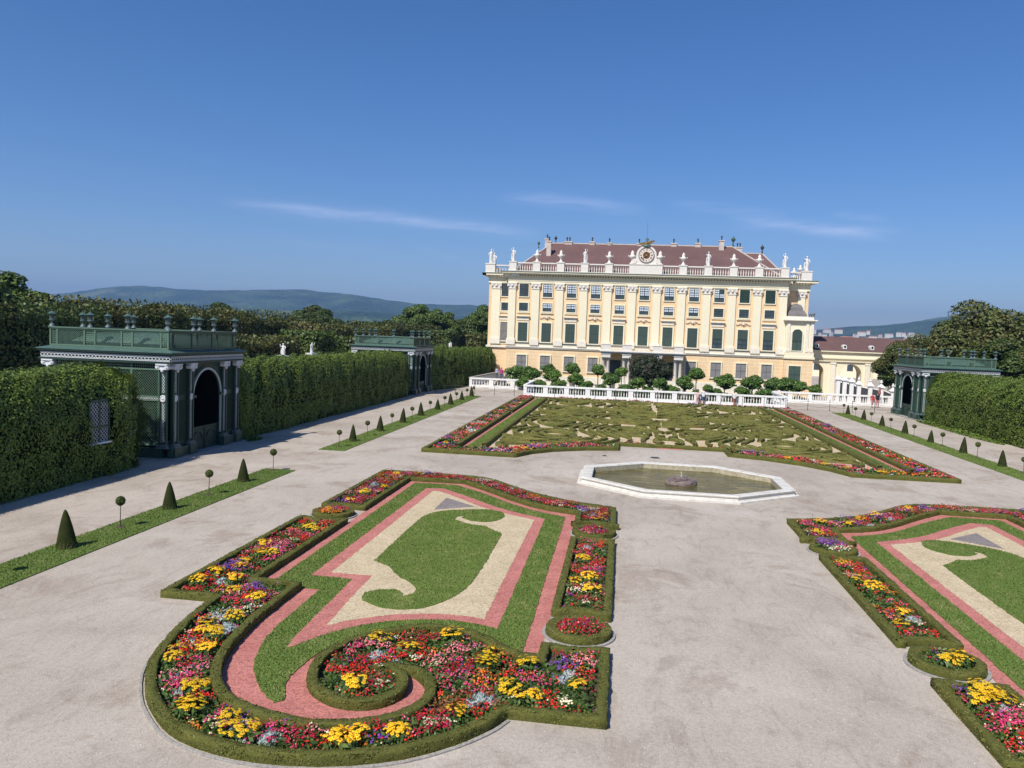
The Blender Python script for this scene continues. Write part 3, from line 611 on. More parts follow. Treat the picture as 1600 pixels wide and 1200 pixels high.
def strip(x0, x1, y0, y1, lab, grp, cones, balls, xc, side):
    poly = [(x0,y0),(x1,y0),(x1,y1),(x0,y1)]
    sheet('lawn_strip', poly, 0, .03, M['turf']); holes_z['lawn_grass'] = .026
    grass('lawn_grass', poly, 230 if y0 < 30 else 90, int(abs(x0)*7+y0), 'mown grass of the %s' % lab, .05 if y0 < 30 else .07)
    nc = len(cones)
    for i, y in enumerate(cones):
        o = link('topiary_cone', CO[i % 2], None, (xc+rnd.uniform(-.05,.05), y, .03)); s = rnd.uniform(.92, 1.07); o.scale = (s*rnd.uniform(.93,1.07), s, s*rnd.uniform(.93,1.06)); o.rotation_euler = (rnd.uniform(-.035,.035), rnd.uniform(-.035,.035), rnd.random()*6)
        tag(o, '%s clipped yew cone from the camera on the %s' % (WORD[i], lab), 'topiary cone', grp)
    for i, y in enumerate(balls):
        e = empty('lollipop_topiary', (xc+rnd.uniform(-.05,.05), y, .03), rnd.random()*6, 'small ball topiary on thin stem, %s from camera on the %s' % (WORD[i], lab), 'topiary ball', grp)
        s = rnd.uniform(.9, 1.08); e.scale = (s, s, rnd.uniform(.93, 1.05)); link('trunk', TR, e); link('crown', BA[i % 2], e, (0,0,.94)); link('planting_hole', DR, e)
WORD = ['first','second','third','fourth','fifth','sixth','seventh','eighth','ninth','tenth','eleventh','twelfth']
Z_ = 'rows of topiary cones and balls'
strip(-18.35,-16.7,8,38.5, 'near left grass strip', Z_, [17.0,22.9,28.8,34.9], [19.9,25.7,31.7,38.1], -17.75, 0)
strip(-18.35,-16.7,45.7,92.4, 'far left grass strip', Z_, [49.9,55.8,61.7,67.6,73.5,79.4,85.4,91.0], [47.2,52.8,58.7,64.4,70.9,76.6,82.2,88.3,92.1], -17.6, 0)
strip(2*AX+16.65,2*AX+18.35,45.7,93.0, 'right grass strip', Z_, [49.4,55.3,61.4,67.4,73.5,79.5,85.4,91.4], [46.6,52.6,58.9,65.2,71.2,77.3,82.9,88.3,92.9][0:9], 25.1, 1)

# ------------------------------------------------------------ octagonal basin
bx, by = 3.4, 41.3
def octo(r): return [(bx+r/math.cos(R(22.5))*math.cos(R(22.5+45*k)), by+r/math.cos(R(22.5))*math.sin(R(22.5+45*k))) for k in range(8)]
basin = empty('fountain_basin', (bx,by,0), 0, 'octagonal white stone fountain basin with murky green water, on the gravel in the middle', 'fountain')
def ring_mb(prof):
    mb = MB(); n = 8; vs = []; fs = []
    for r, z in prof: vs += [(p[0]-bx, p[1]-by, z) for p in octo(r)]
    for j in range(len(prof)-1):
        for k in range(n): fs.append((j*n+k, j*n+(k+1)%n, (j+1)*n+(k+1)%n, (j+1)*n+k))
    mb.add(vs, fs); return mb
ring_mb([(5.44,0),(5.44,.10),(5.36,.13),(5.30,.13)]).build('plinth', M['stone'], basin)
ring_mb([(5.30,.10),(5.24,.14),(5.20,.26),(5.26,.30),(5.28,.36),(5.25,.40),(5.18,.415),(4.78,.40),(4.72,.385),(4.70,.33)]).build('rim', M['stone'], basin)
jm = MB()
for k in range(8):
    a = [(p[0]-bx, p[1]-by) for p in octo(5.0)]; p, q = a[k], a[(k+1)%8]
    for f in (.25,.5,.75):
        c = (p[0]+(q[0]-p[0])*f, p[1]+(q[1]-p[1])*f); d = Vector(c).normalized()
        th = R(45*k+45); d = Vector((math.cos(th), math.sin(th))); jm.bar((c[0]-d.x*.3, c[1]-d.y*.3, .405), (c[0]+d.x*.18, c[1]+d.y*.18, .4155), .012, .006)
jm.build('rim_joint', M['curb'], basin)
ring_mb([(4.71,.34),(4.71,.05),(4.71,-.15)]).build('inner_wall', M['basinwall'], basin)
MB().poly([(p[0]-bx, p[1]-by) for p in octo(4.70)], .04, .04).build('water', M['water'], basin)
basin.location = (3.45,41.85,0); basin.scale = (1.012,.855,.86)
rk = empty('fountain_rock', (3.3,41.5,.07), 0, 'low brown rock jet plinth standing in the water of the octagonal basin', 'fountain rock'); rk.scale = (.92,.82,1.05)
def rocky(r, z0, z1, n, seed, sx=1., sy=1.):
    g = random.Random(seed); vs = []; fs = []; K = [1., 1.04, 1., .93, 0]
    zz = [z0, z0+(z1-z0)*.4, z0+(z1-z0)*.8, z1, z1]
    for j, (k, z) in enumerate(zip(K, zz)):
        for i in range(n):
            a = 2*math.pi*i/n; rr = r*k*(1+g.uniform(-.09,.09)) if j < 4 else 0; vs.append((rr*math.cos(a)*sx, rr*math.sin(a)*sy, z+g.uniform(-.012,.012)))
    for j in range(4):
        for i in range(n): fs.append((j*n+i, j*n+(i+1)%n, (j+1)*n+(i+1)%n, (j+1)*n+i))
    return vs, fs
mb = MB(); mb.add(*rocky(.84,-.15,.20,13,3)); mb.build('lower_stone', M['rock'], rk)
mb = MB(); mb.add(*rocky(.42,.19,.30,11,5)); mb.build('upper_stone', M['rock'], rk)
mb = MB()
for k in range(26):
    a = rnd.random()*6.28; r = .03+.16*rnd.random(); mb.lathe((r*math.cos(a), r*math.sin(a), .2+.42*rnd.random()*(1-r*3.)), [(.004,-.02),(.011,0),(.004,.02)], 5)
mb.tube([(0,0,.15),(.01,0,.4),(0,.01,.62)], [.035,.03,.01], 6); mb.build('water_jet', M['spray'], rk)
for i, (x, y, r, t) in enumerate(((2.3,50.3,.30,'dark round iron manhole cover set in the gravel behind the basin'), (-.9,49.9,.15,'small iron drain cover set in the gravel left behind the basin'))):
    e = empty('manhole_cover', (x,y,0), 0, t, 'manhole cover'); mb = MB(); mb.lathe((0,0,0), [(r*1.14,0),(r*1.14,.02),(r*1.0,.025)], 20); mb.build('frame', M['curb'], e)
    mb = MB(); mb.lathe((0,0,.026), [(r*.96,0),(r*.96,.012),(r*.9,.016)], 20)
    for k in range(-3, 4): mb.box(-r*.75, k*r*.2-.012, .04, r*.75, k*r*.2+.012, .052)
    mb.build('lid', M['iron'], e)

# loose grit lying on the gravel near the platform
def stones(n, x0, x1, y0, y1, label, s0, s1, seed):
    g = np.random.default_rng(seed); X = g.uniform(x0, x1, n); Y = y0+(y1-y0)*g.random(n)**1.4; k = np.ones(n, bool)
    for sd in (0, 1):
        for b in (SCROLL, TOPBED, RECT, PINK): b = [mir(p) for p in b] if sd else b; k &= ~inside(b, X, Y)
    X, Y = X[k], Y[k]; n = len(X); s = g.uniform(s0, s1, n)[:,None]; P = np.column_stack([X, Y, np.full(n, .002)]); a = g.random(n)*6.28
    d = np.column_stack([np.cos(a), np.sin(a), np.zeros(n)]); e = np.column_stack([-np.sin(a), np.cos(a), np.zeros(n)]); t = P+[0,0,1]*s*.7
    Q = [np.stack([P-d*s, P-e*s, t, t], 1), np.stack([P-e*s, P+d*s, t, t], 1), np.stack([P+d*s, P+e*s*.8, t, t], 1), np.stack([P+e*s*.8, P-d*s, t, t], 1)]
    V = np.stack([P-d*s, P-e*s, P+d*s, P+e*s*.8, t], 1).reshape(-1,3); F = np.array([(0,1,4),(1,2,4),(2,3,4),(3,0,4)]); F = (F[None]+5*np.arange(n)[:,None,None]).reshape(-1,3)
    me = bpy.data.meshes.new('grit'); me.from_pydata(V.tolist(), [], F.tolist()); me.materials.append(M['grit']); me.update(); tag(link('grit', me), label, 'grit', None, 'stuff')
M['grit'] = leafy('grit_stones', [(.22,.19,.17), (.5,.45,.41), (.56,.52,.48)], .9, .1)
stones(9000, -18, 13, 8.5, 40, 'loose pale and dark grit scattered over the gravel paths', .006, .019, 3)
# ============================================================ far embroidered parterre
OUT_L = [(-12.2,47.2),(-6.25,47.1),(-5.5,48.8),(-4.2,50.4),(-2.2,51.8),(0.0,52.6),(0.0,54.9),(AX,54.9)]
OUTER = OUT_L + [mir(p) for p in reversed(OUT_L[:-1])]
FULL = OUTER + [(2*AX+12.2,94.6),(-12.2,94.6)]
sheet('yellow_gravel_bed', offset(FULL, .1), 0, .02, M['sand'])
G2 = 'clipped box hedges of the far embroidered parterre'
for mr in (False, True):
    T = (lambda L: [mir(p) for p in L]) if mr else (lambda L: list(L)); side = 'right' if mr else 'left'; sd = 60 if mr else 0
    # straight bands along the side: flowers, hedge, red gravel, lawn, red gravel, hedge
    r_ = lambda x0, x1, y0, y1: T([(x0,y0),(x1,y0),(x1,y1),(x0,y1)])
    sheet('red_gravel_band', r_(-10.35,-8.95,49.4,93), 0, .03, M['pink']); sheet('lawn_band', r_(-9.98,-9.22,49.4,93), 0, .05, M['turf'])
    holes_z['lawn_grass'] = .045; grass('lawn_grass', r_(-9.98,-9.22,49.4,93), 90, 70+sd, 'mown grass band along the %s side of the far parterre' % side, .07)
    hedge('box_hedge', [(T([(-10.47,49.6),(-10.47,73.5)]), False),(T([(-10.47,74.1),(-10.47,93)]), False)], .30, .30, 'long straight box hedge beside the flowers, %s side of the far parterre' % side, G2, True, 61+sd, dens=110)
    hedge('box_hedge', [(T([(-8.82,50.4),(-8.82,92.6)]), False)], .30, .30, 'long straight box hedge beside the yellow gravel, %s side of far parterre' % side, G2, True, 62+sd, dens=110)
    hedge('box_hedge', [(T([(-12.07,93.6),(-12.07,47.33),(-6.35,47.25),(-5.6,48.92),(-4.3,50.52),(-2.25,51.95),(-.13,52.75),(-.13,55.05),(AX,55.05)]), False)], .28, .26, 'outer box hedge around the %s half of the far parterre' % side, G2, True, 63+sd, dens=160)
    bd = T([(-11.95,47.5),(-6.5,47.4),(-5.7,49.1),(-4.4,50.7),(-2.3,52.15),(-.25,52.95),(-.25,54.5),(-2.8,53.9),(-5.2,52.3),(-6.7,50.3),(-7.3,49.5),(-10.6,49.4),(-10.6,94.2),(-11.95,94.2)])
    sheet('bed_soil', bd, 0, .028, M['soil'])
    bedding('flower_bedding', bd, 17, 64+sd, 'mixed bedding flowers along the outer edge of the %s half of the far parterre' % side, False, 1.35, [.20,.24,.16,.15,.12,.05,.09,.03,.08,.03])
    bedding('flower_bedding', T([(-.0,55.2),(AX-.9,55.2),(AX-.9,56.2),(-.0,56.2)]), 17, 65+sd, 'short strip of red flowers behind the low hedge facing the basin, %s half' % side, False, 1.1, [0,.4,.2,.2,.1,.05,.05,.0,.0,.1])
    bedding('flower_bedding', T([(-12,94.0),(AX,94.0),(AX,94.7),(-12,94.7)]), 14, 66+sd, 'thin red flower border in front of the white balustrade, %s half' % side, False, 1.2, [0,.5,.2,.1,.1,.05,.05,.0,.05,.0])
    sheet('red_gravel_band', T([(AX-.9,54.75),(AX,54.75),(AX,55.6),(AX-.9,55.6)]), 0, .04, M['pink'])
    # embroidery: scrolls, volutes and palmettes of low box
    # low box lines follow a field of volutes, kept a path's width apart
    VX = [(-4.6,58.4,1,3.4),(.2,62.6,-1,2.8),(-4.9,68.2,1,3.8),(.4,73.2,-1,3.),(-4.3,78.6,1,4.0),(.3,83.8,-1,3.2),(-4.7,88.6,1,3.6),(AX,58,-1,2.),(AX,67.5,1,2.2),(AX,78.5,1,2.4),(AX,89,1,2.4)]
    gg = np.random.default_rng(5); pts_all = []; lines = []
    def fld(x, y):
        vx = vy = 0.
        for cx, cy, sg, r in VX:
            dx, dy = (x-cx)/1.15, (y-cy)/1.1; d2 = dx*dx+dy*dy; wgt = math.exp(-d2/(r*r)); vx += -sg*dy*wgt/r; vy += sg*dx*wgt*1.5/r
        vx += .16*math.cos(y*.33); vy += .07; L = math.hypot(vx, vy)+1e-6; return vx/L, vy/L
    def ok(x, y, dmin):
        if not (-8.45 < x < AX-.01 and y < 93.0): return False
        fy = 49.9 if x < -7.3 else (51.5+(x+7.3)*.75 if x < -4.4 else (54.0 if x < -.3 else 56.5))
        if y < fy: return False
        for P_ in pts_all:
            if abs(P_[0]-x) < dmin and abs(P_[1]-y) < dmin*1.35 and ((P_[0]-x)/dmin)**2+((P_[1]-y)/(dmin*1.35))**2 < 1: return False
        return True
    tries = 0
    while tries < 1500 and len(lines) < 138:
        tries += 1; x0, y0 = gg.uniform(-8.4, AX-.2), gg.uniform(50, 93); dm = .52+(y0-50)*.0035
        if not ok(x0, y0, dm): continue
        half = []
        for sg in (1,-1):
            x, y = x0, y0; L = []; pass
            for _ in range(60):
                u, v = fld(x, y); x += sg*u*.28; y += sg*v*.28
                if not ok(x, y, dm*.86) : break
                L.append((x, y))
            half.append(L)
        line = half[1][::-1]+[(x0,y0)]+half[0]
        if len(line) < (26 if tries < 450 else 14 if tries < 900 else 7): continue
        lines.append(line); pts_all += line[::2]
    for i, L in enumerate(lines):
        hedge('box_scroll', [(T(L[::2] if len(L) > 8 else L), False)], .25+.03*(i % 3), .24, 'low clipped box scroll in the embroidery pattern, %s half of far parterre' % side, 'box scrolls in the %s half of the far parterre' % side, False, 200+i+sd, 'box hedge', 60)
    for cx, cy, r, m, nm in ((-4.6,57.6,1.3,'turf','lawn_scroll'),(-4.9,66.2,1.5,'turf','lawn_scroll'),(-4.3,75.6,1.7,'turf','lawn_scroll'),(-4.6,57.6,.6,'pink','red_gravel_scroll'),(-4.9,66.2,.7,'pink','red_gravel_scroll'),(-.6,61.6,1.3,'turf','lawn_scroll'),(.6,70.2,.8,'pink','red_gravel_scroll'),(.3,79.8,1.4,'turf','lawn_scroll')):
        sheet(nm, T([(cx+r*1.1*math.cos(R(a)), cy+r*1.5*math.sin(R(a))) for a in range(0,360,18)]), 0, .034 if m == 'turf' else .045, M[m])

# ------------------------------------------------------------ white balustrades
def baluster_prof(h): return [(.06,0),(.06,h*.08),(.035,h*.14),(.075,h*.32),(.08,h*.42),(.045,h*.62),(.032,h*.72),(.055,h*.84),(.06,h*.92),(.06,h)]
def balustrade(p, q, h, label, grp, bay=2.6, nb=6, t=.34, parent=None, mat='white', name='balustrade', fat=1., balh=None, z=0.):
    """stone rail on balusters between short solid piers; posts are parts"""
    L = math.hypot(q[0]-p[0], q[1]-p[1]); a = math.atan2(q[1]-p[1], q[0]-p[0])
    e = empty(name, (p[0],p[1],z), a, label, 'balustrade', grp)
    n = max(1, int(round(L/bay))); s = L/n; b0, b1 = h*.29, h*.85
    mb = MB(); mb.box(0,-t/2,0,L,t/2,b0); mb.box(0,-t/2-.03,0,L,t/2+.03,.10); mb.build('base_course', M[mat], e)
    mb = MB(); mb.box(-.03,-t/2-.03,b1,L+.03,t/2+.03,h-.03); mb.box(-.01,-t/2-.005,h-.03,L+.01,t/2+.005,h); mb.build('handrail', M[mat], e)
    for i in range(n+1):
        mb = MB(); mb.box(max(-.02, i*s-.30),-t/2+.01,b0+.001,min(L+.02, i*s+.30),t/2-.01,b1-.001); mb.build('pier', M[mat], e)
    mb = MB(); mb.lathe((0,0,0), [(r*fat*.88, z_) for r, z_ in baluster_prof(b1-b0)], 8); bmz = mesh_of(mb.build('baluster', M[mat], None, True))
    for i in range(n):
        x0, x1 = i*s+.32, (i+1)*s-.32
        for k in range(nb): link('baluster', bmz, e, (x0+(x1-x0)*(k+.5)/nb, 0, b0))
    return e
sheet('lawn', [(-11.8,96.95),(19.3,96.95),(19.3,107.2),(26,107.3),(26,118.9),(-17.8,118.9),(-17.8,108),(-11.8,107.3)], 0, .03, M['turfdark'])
G3 = 'white stone balustrades at the end of the garden'
balustrade((-12,96.5),(19.5,96.5),1.4,'long white stone balustrade in the middle, in front of the citrus trees',G3,2.63,6)
balustrade((-21,107),(-12,107),1.4,'short white stone balustrade at the left, beside the ivy hedge end',G3,2.6,6)
balustrade((19.5,107),(37,107),1.4,'white stone balustrade at the right below the arcade wing',G3,2.6,6)
balustrade((-12,96.75),(-12,106.75),1.4,'white balustrade return running away at the left end of the middle balustrade',G3,2.6,6)
balustrade((19.5,96.75),(19.5,106.75),1.4,'white balustrade return running away at the right end of the middle balustrade',G3,2.6,6)
# ramp and its parapet at the left
rp = MB(); rp.add([(-24.4,106,.0),(-18.35,106,.0),(-18.35,119.2,.95),(-24.4,119.2,.95),(-24.4,106,-.1),(-18.35,106,-.1),(-18.35,119.2,-.1),(-24.4,119.2,-.1)], [(0,1,2,3),(1,5,6,2),(0,3,7,4),(0,4,5,1)])
tag(rp.build('ramp_path', M['gravel']), kind='structure')
pw = empty('parapet_wall', (-21,107,0), 0, 'sloping low wall with pale grey coping climbing towards the palace corner', 'wall')
def slope(x0,y0,x1,y1,w,za0,za1,zb0,zb1):
    d = Vector((x1-x0,y1-y0)).normalized(); nx, ny = -d.y*w/2, d.x*w/2
    return [(x0+nx,y0+ny,za0),(x0-nx,y0-ny,za0),(x1-nx,y1-ny,zb0),(x1+nx,y1+ny,zb0),(x0+nx,y0+ny,za1),(x0-nx,y0-ny,za1),(x1-nx,y1-ny,zb1),(x1+nx,y1+ny,zb1)], [(0,1,2,3),(4,7,6,5),(0,4,5,1),(1,5,6,2),(2,6,7,3),(3,7,4,0)]
mb = MB(); mb.add(*slope(0,.2,2.7,12.2,.35,0,1.3,0,1.85)); mb.build('wall_body', M['white'], pw)
mb = MB(); mb.add(*slope(-.02,.15,2.72,12.25,.5,1.301,1.42,1.851,1.97)); mb.build('coping', M['curb'], pw)
# chain posts
pm = MB(); pm.lathe((0,0,0), [(.09,0),(.08,.03),(.03,.05),(.026,1.22),(.04,1.25),(.045,1.30),(.02,1.36)], 8); PM = mesh_of(pm.build('chain_post', M['iron']))
px = [-23.0+2.48*k for k in range(23)]
for k, x in enumerate(px):
    o = link('chain_post', PM, None, (x, 95.15+rnd.uniform(-.08,.08), 0)); o.rotation_euler = (rnd.uniform(-.02,.02), rnd.uniform(-.02,.02), 0)
    tag(o, 'thin dark iron post of the chain line in front of the white balustrade', 'post', 'posts of the chain line')
    if k < len(px)-1 and (x < -12.5 or x > 19):
        e = MB()
        for zt in (1.05, .55): e.tube([(u*2.48, 0, zt-.16*math.sin(math.pi*u)) for u in (0,.2,.4,.6,.8,1)], .012, 4)
        tag(e.build('chain', M['iron'], None, False, (x,95.15,0)), 'dark chains sagging between two thin posts on the pale gravel', 'chain', 'chains between the posts')

# ============================================================ foliage bodies
def ivy_hedge(x0, x1, y0, y1, h, dens, size, label, seed, hole=None, front='+'):
    """thick ivy-clad tunnel hedge with rounded shoulders and ends"""
    g = np.random.default_rng(seed); cx, cy = (x0+x1)/2, (y0+y1)/2; a, b = (x1-x0)/2, (y1-y0)/2
    def surf(yy, th):
        """yy in -1..1 along, th 0..pi across"""
        ye = np.clip((np.abs(yy)*b-(b-1.3))/1.3, 0, 1); sh = np.sqrt(np.maximum(0, 1-ye**2.6))
        q = th/math.pi; wl = .15; t2 = np.clip((q-wl)/(1-2*wl), 0, 1)*math.pi; ca, sa = np.cos(t2), np.abs(np.sin(t2)); X = np.sign(ca)*np.abs(ca)**.70*a*(.25+.75*sh)
        Z = np.where(q < wl, .34*h*q/wl, np.where(q > 1-wl, .34*h*(1-q)/wl, .34*h+.66*h*sa**.82))*(.82+.18*sh)
        return X, yy*b, Z
    nu = max(12, int(2*b/.9)); nv = 22; yy = np.linspace(-1, 1, nu); th = np.linspace(0, math.pi, nv)
    mb = MB(); vs = []; fs = []
    for i in range(nu):
        X, Y, Z = surf(np.full(nv, yy[i]), th)
        for k in range(nv): 
            w = .10*math.sin(yy[i]*b*1.1+k)+.08*math.sin(yy[i]*b*2.3+k*1.7); s = .955
            vs.append((cx+X[k]*s*(1+w*.04), cy+Y*s if not hasattr(Y,'__len__') else cy+Y[k]*s, Z[k]*s+w*.15))
    for i in range(nu-1):
        for k in range(nv-1):
            c = [vs[i*nv+k], vs[(i+1)*nv+k+1]]; m_ = ((c[0][1]+c[1][1])/2, (c[0][2]+c[1][2])/2, (c[0][0]+c[1][0])/2)
            if hole and hole[0]-.2 < m_[0] < hole[1]+.2 and hole[2]-.1 < m_[1] < hole[3]+.1 and m_[1] > 1.: continue
            fs.append((i*nv+k, i*nv+k+1, (i+1)*nv+k+1, (i+1)*nv+k))
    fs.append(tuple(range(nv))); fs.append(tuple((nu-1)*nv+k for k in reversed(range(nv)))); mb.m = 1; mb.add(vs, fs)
    n = int((2*b*(2*h+2*a)+2*a*h*2)*dens); u = g.uniform(-1, 1, n)
    m = n//7; u[:m] = np.sign(u[:m])*(1-g.random(m)**2*1.4/b); t = g.random(n)*math.pi
    X, Y, Z = surf(u, t); d = 1e-3; X2, Y2, Z2 = surf(u, np.clip(t+.03, 0, math.pi)); tx, tz = X2-X, Z2-Z; N = np.column_stack([tz, np.zeros(n), -tx]); N *= np.where((N[:,0]*X+N[:,2]*Z) < 0, -1, 1)[:,None]
    N /= np.linalg.norm(N, axis=1)[:,None]+1e-9; N[:,1] += np.where(np.abs(u)*b > b-1.2, np.sign(u)*1.2, 0)
    bm_ = (vnoise(Y+3*X, Z*1.0+X, .9, seed)+.6*vnoise(Y+2*X, Z+X, 2.6, seed+1)-.8)*.34; P = np.column_stack([cx+X, cy+Y, np.abs(Z)])+N*(bm_+g.normal(0, .06, n))[:,None]
    sp = g.random(n) < .05; P[sp] += N[sp]*g.uniform(.05,.26,(sp.sum(),1)); N[:,2] += np.where(np.abs(Z) > h*.6, .25, -.10)
    if hole:
        k = ~((P[:,1] > hole[0]+g.normal(0,.10,n)) & (P[:,1] < hole[1]+g.normal(0,.10,n)) & (P[:,2] > hole[2]) & (P[:,2] < hole[3]+g.normal(0,.18,n)) & (np.abs(P[:,0]-(x1 if front == '+' else x0)) < 1.4)); P, N = P[k], N[k]
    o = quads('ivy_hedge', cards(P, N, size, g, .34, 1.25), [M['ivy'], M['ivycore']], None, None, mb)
    return tag(o, label, 'ivy hedge', 'ivy-covered tunnel hedges along the garden')
ivy_hedge(-28.6,-24.45,6,37.6,5.05,340,.086,'near left ivy-clad tunnel hedge with a window opening, before the near pavilion',1,(33.3,34.6,1.55,3.55))
ivy_hedge(-28.6,-24.45,47.7,88.3,5.05,250,.104,'long left ivy-clad tunnel hedge between the two trellis pavilions',2)
hz3 = ivy_hedge(-28.4,-24.3,97.2,119.4,5.45,170,.12,'farthest left ivy-clad tunnel hedge ending at the palace corner',3)
hz3.matrix_world = Matrix.Translation((-24.3,97.5,0)) @ Matrix.Rotation(R(-14.), 4, 'Z') @ Matrix.Translation((24.3,-97.5,0))
ivy_hedge(2*AX+24.55,2*AX+28.8,44,87.6,5.2,250,.096,'right ivy-clad tunnel hedge running up to the right trellis pavilion',4)
for i, (x, y, rx, ry, h, n) in enumerate(((-23.9,48.2,.5,1.0,.22,500),(2*AX+24.0,76,.7,7.5,.35,2600),(2*AX+24.1,84,.6,4,.4,1500))):
    g = np.random.default_rng(300+i); a = g.random(n)*6.283; r = np.sqrt(g.random(n)); P = np.column_stack([x+rx*r*np.cos(a), y+ry*r*np.sin(a), .03+h*(1-r)*g.random(n)])
    tag(quads('ground_ivy', cards(P, np.tile([[0,0,1.]], (n,1)), .12, g, .5, 1.4), M['ivy']), ['low ivy spilling on the gravel beside the near left pavilion','low ivy creeping onto the gravel along the right hedge','low ivy at the foot of the right hedge near its pavilion'][i], 'ground ivy', None, 'stuff')
# trellis window seen through the opening in the near hedge
# ============================================================ trellis pavilions
HX, HY = 3.72, 3.9                                   # half size; the arches open on the +x and -x sides
def side_frame(s):
    """s 0: -y side, 1: +x, 2: +y, 3: -x ; maps (u along, out, z) to local xyz"""
    return [lambda u,o,z: (u,-HY-o,z), lambda u,o,z: (HX+o,u,z), lambda u,o,z: (-u,HY+o,z), lambda u,o,z: (-HX-o,-u,z)][s]
def fbox(mb, F, u0, u1, o0, o1, z0, z1):
    p = F(u0,o0,z0); q = F(u1,o1,z1); mb.box(*p, *q)
def lattice(mb, F, u0, u1, z0, z1, step, w, o, diag=True):
    """strips crossing inside a rectangle, two layers"""
    if diag:
        H = z1-z0; Wd = u1-u0; k = -int(H/step)-1
        while u0+k*step < u1:
            a = u0+k*step
            for sg, oo in ((1,o),(-1,o+.012)):
                # line u = a + t (rising) or mirrored
                t0 = max(0, u0-a); t1 = min(H, u1-a)
                if t1 > t0:
                    U0, U1 = a+t0, a+t1
                    if sg < 0: U0, U1 = u0+u1-U0, u0+u1-U1
                    mb.bar(F(U0,oo,z0+t0), F(U1,oo,z0+t1), w, .012)
            k += 1
    else:
        n = max(1, int((u1-u0)/step)); m = max(1, int((z1-z0)/step))
        for i in range(1, n): u = u0+(u1-u0)*i/n; fbox(mb, F, u-w/2, u+w/2, o, o+.012, z0, z1)
        for i in range(1, m): z = z0+(z1-z0)*i/m; fbox(mb, F, u0, u1, o+.012, o+.024, z-w/2, z+w/2)
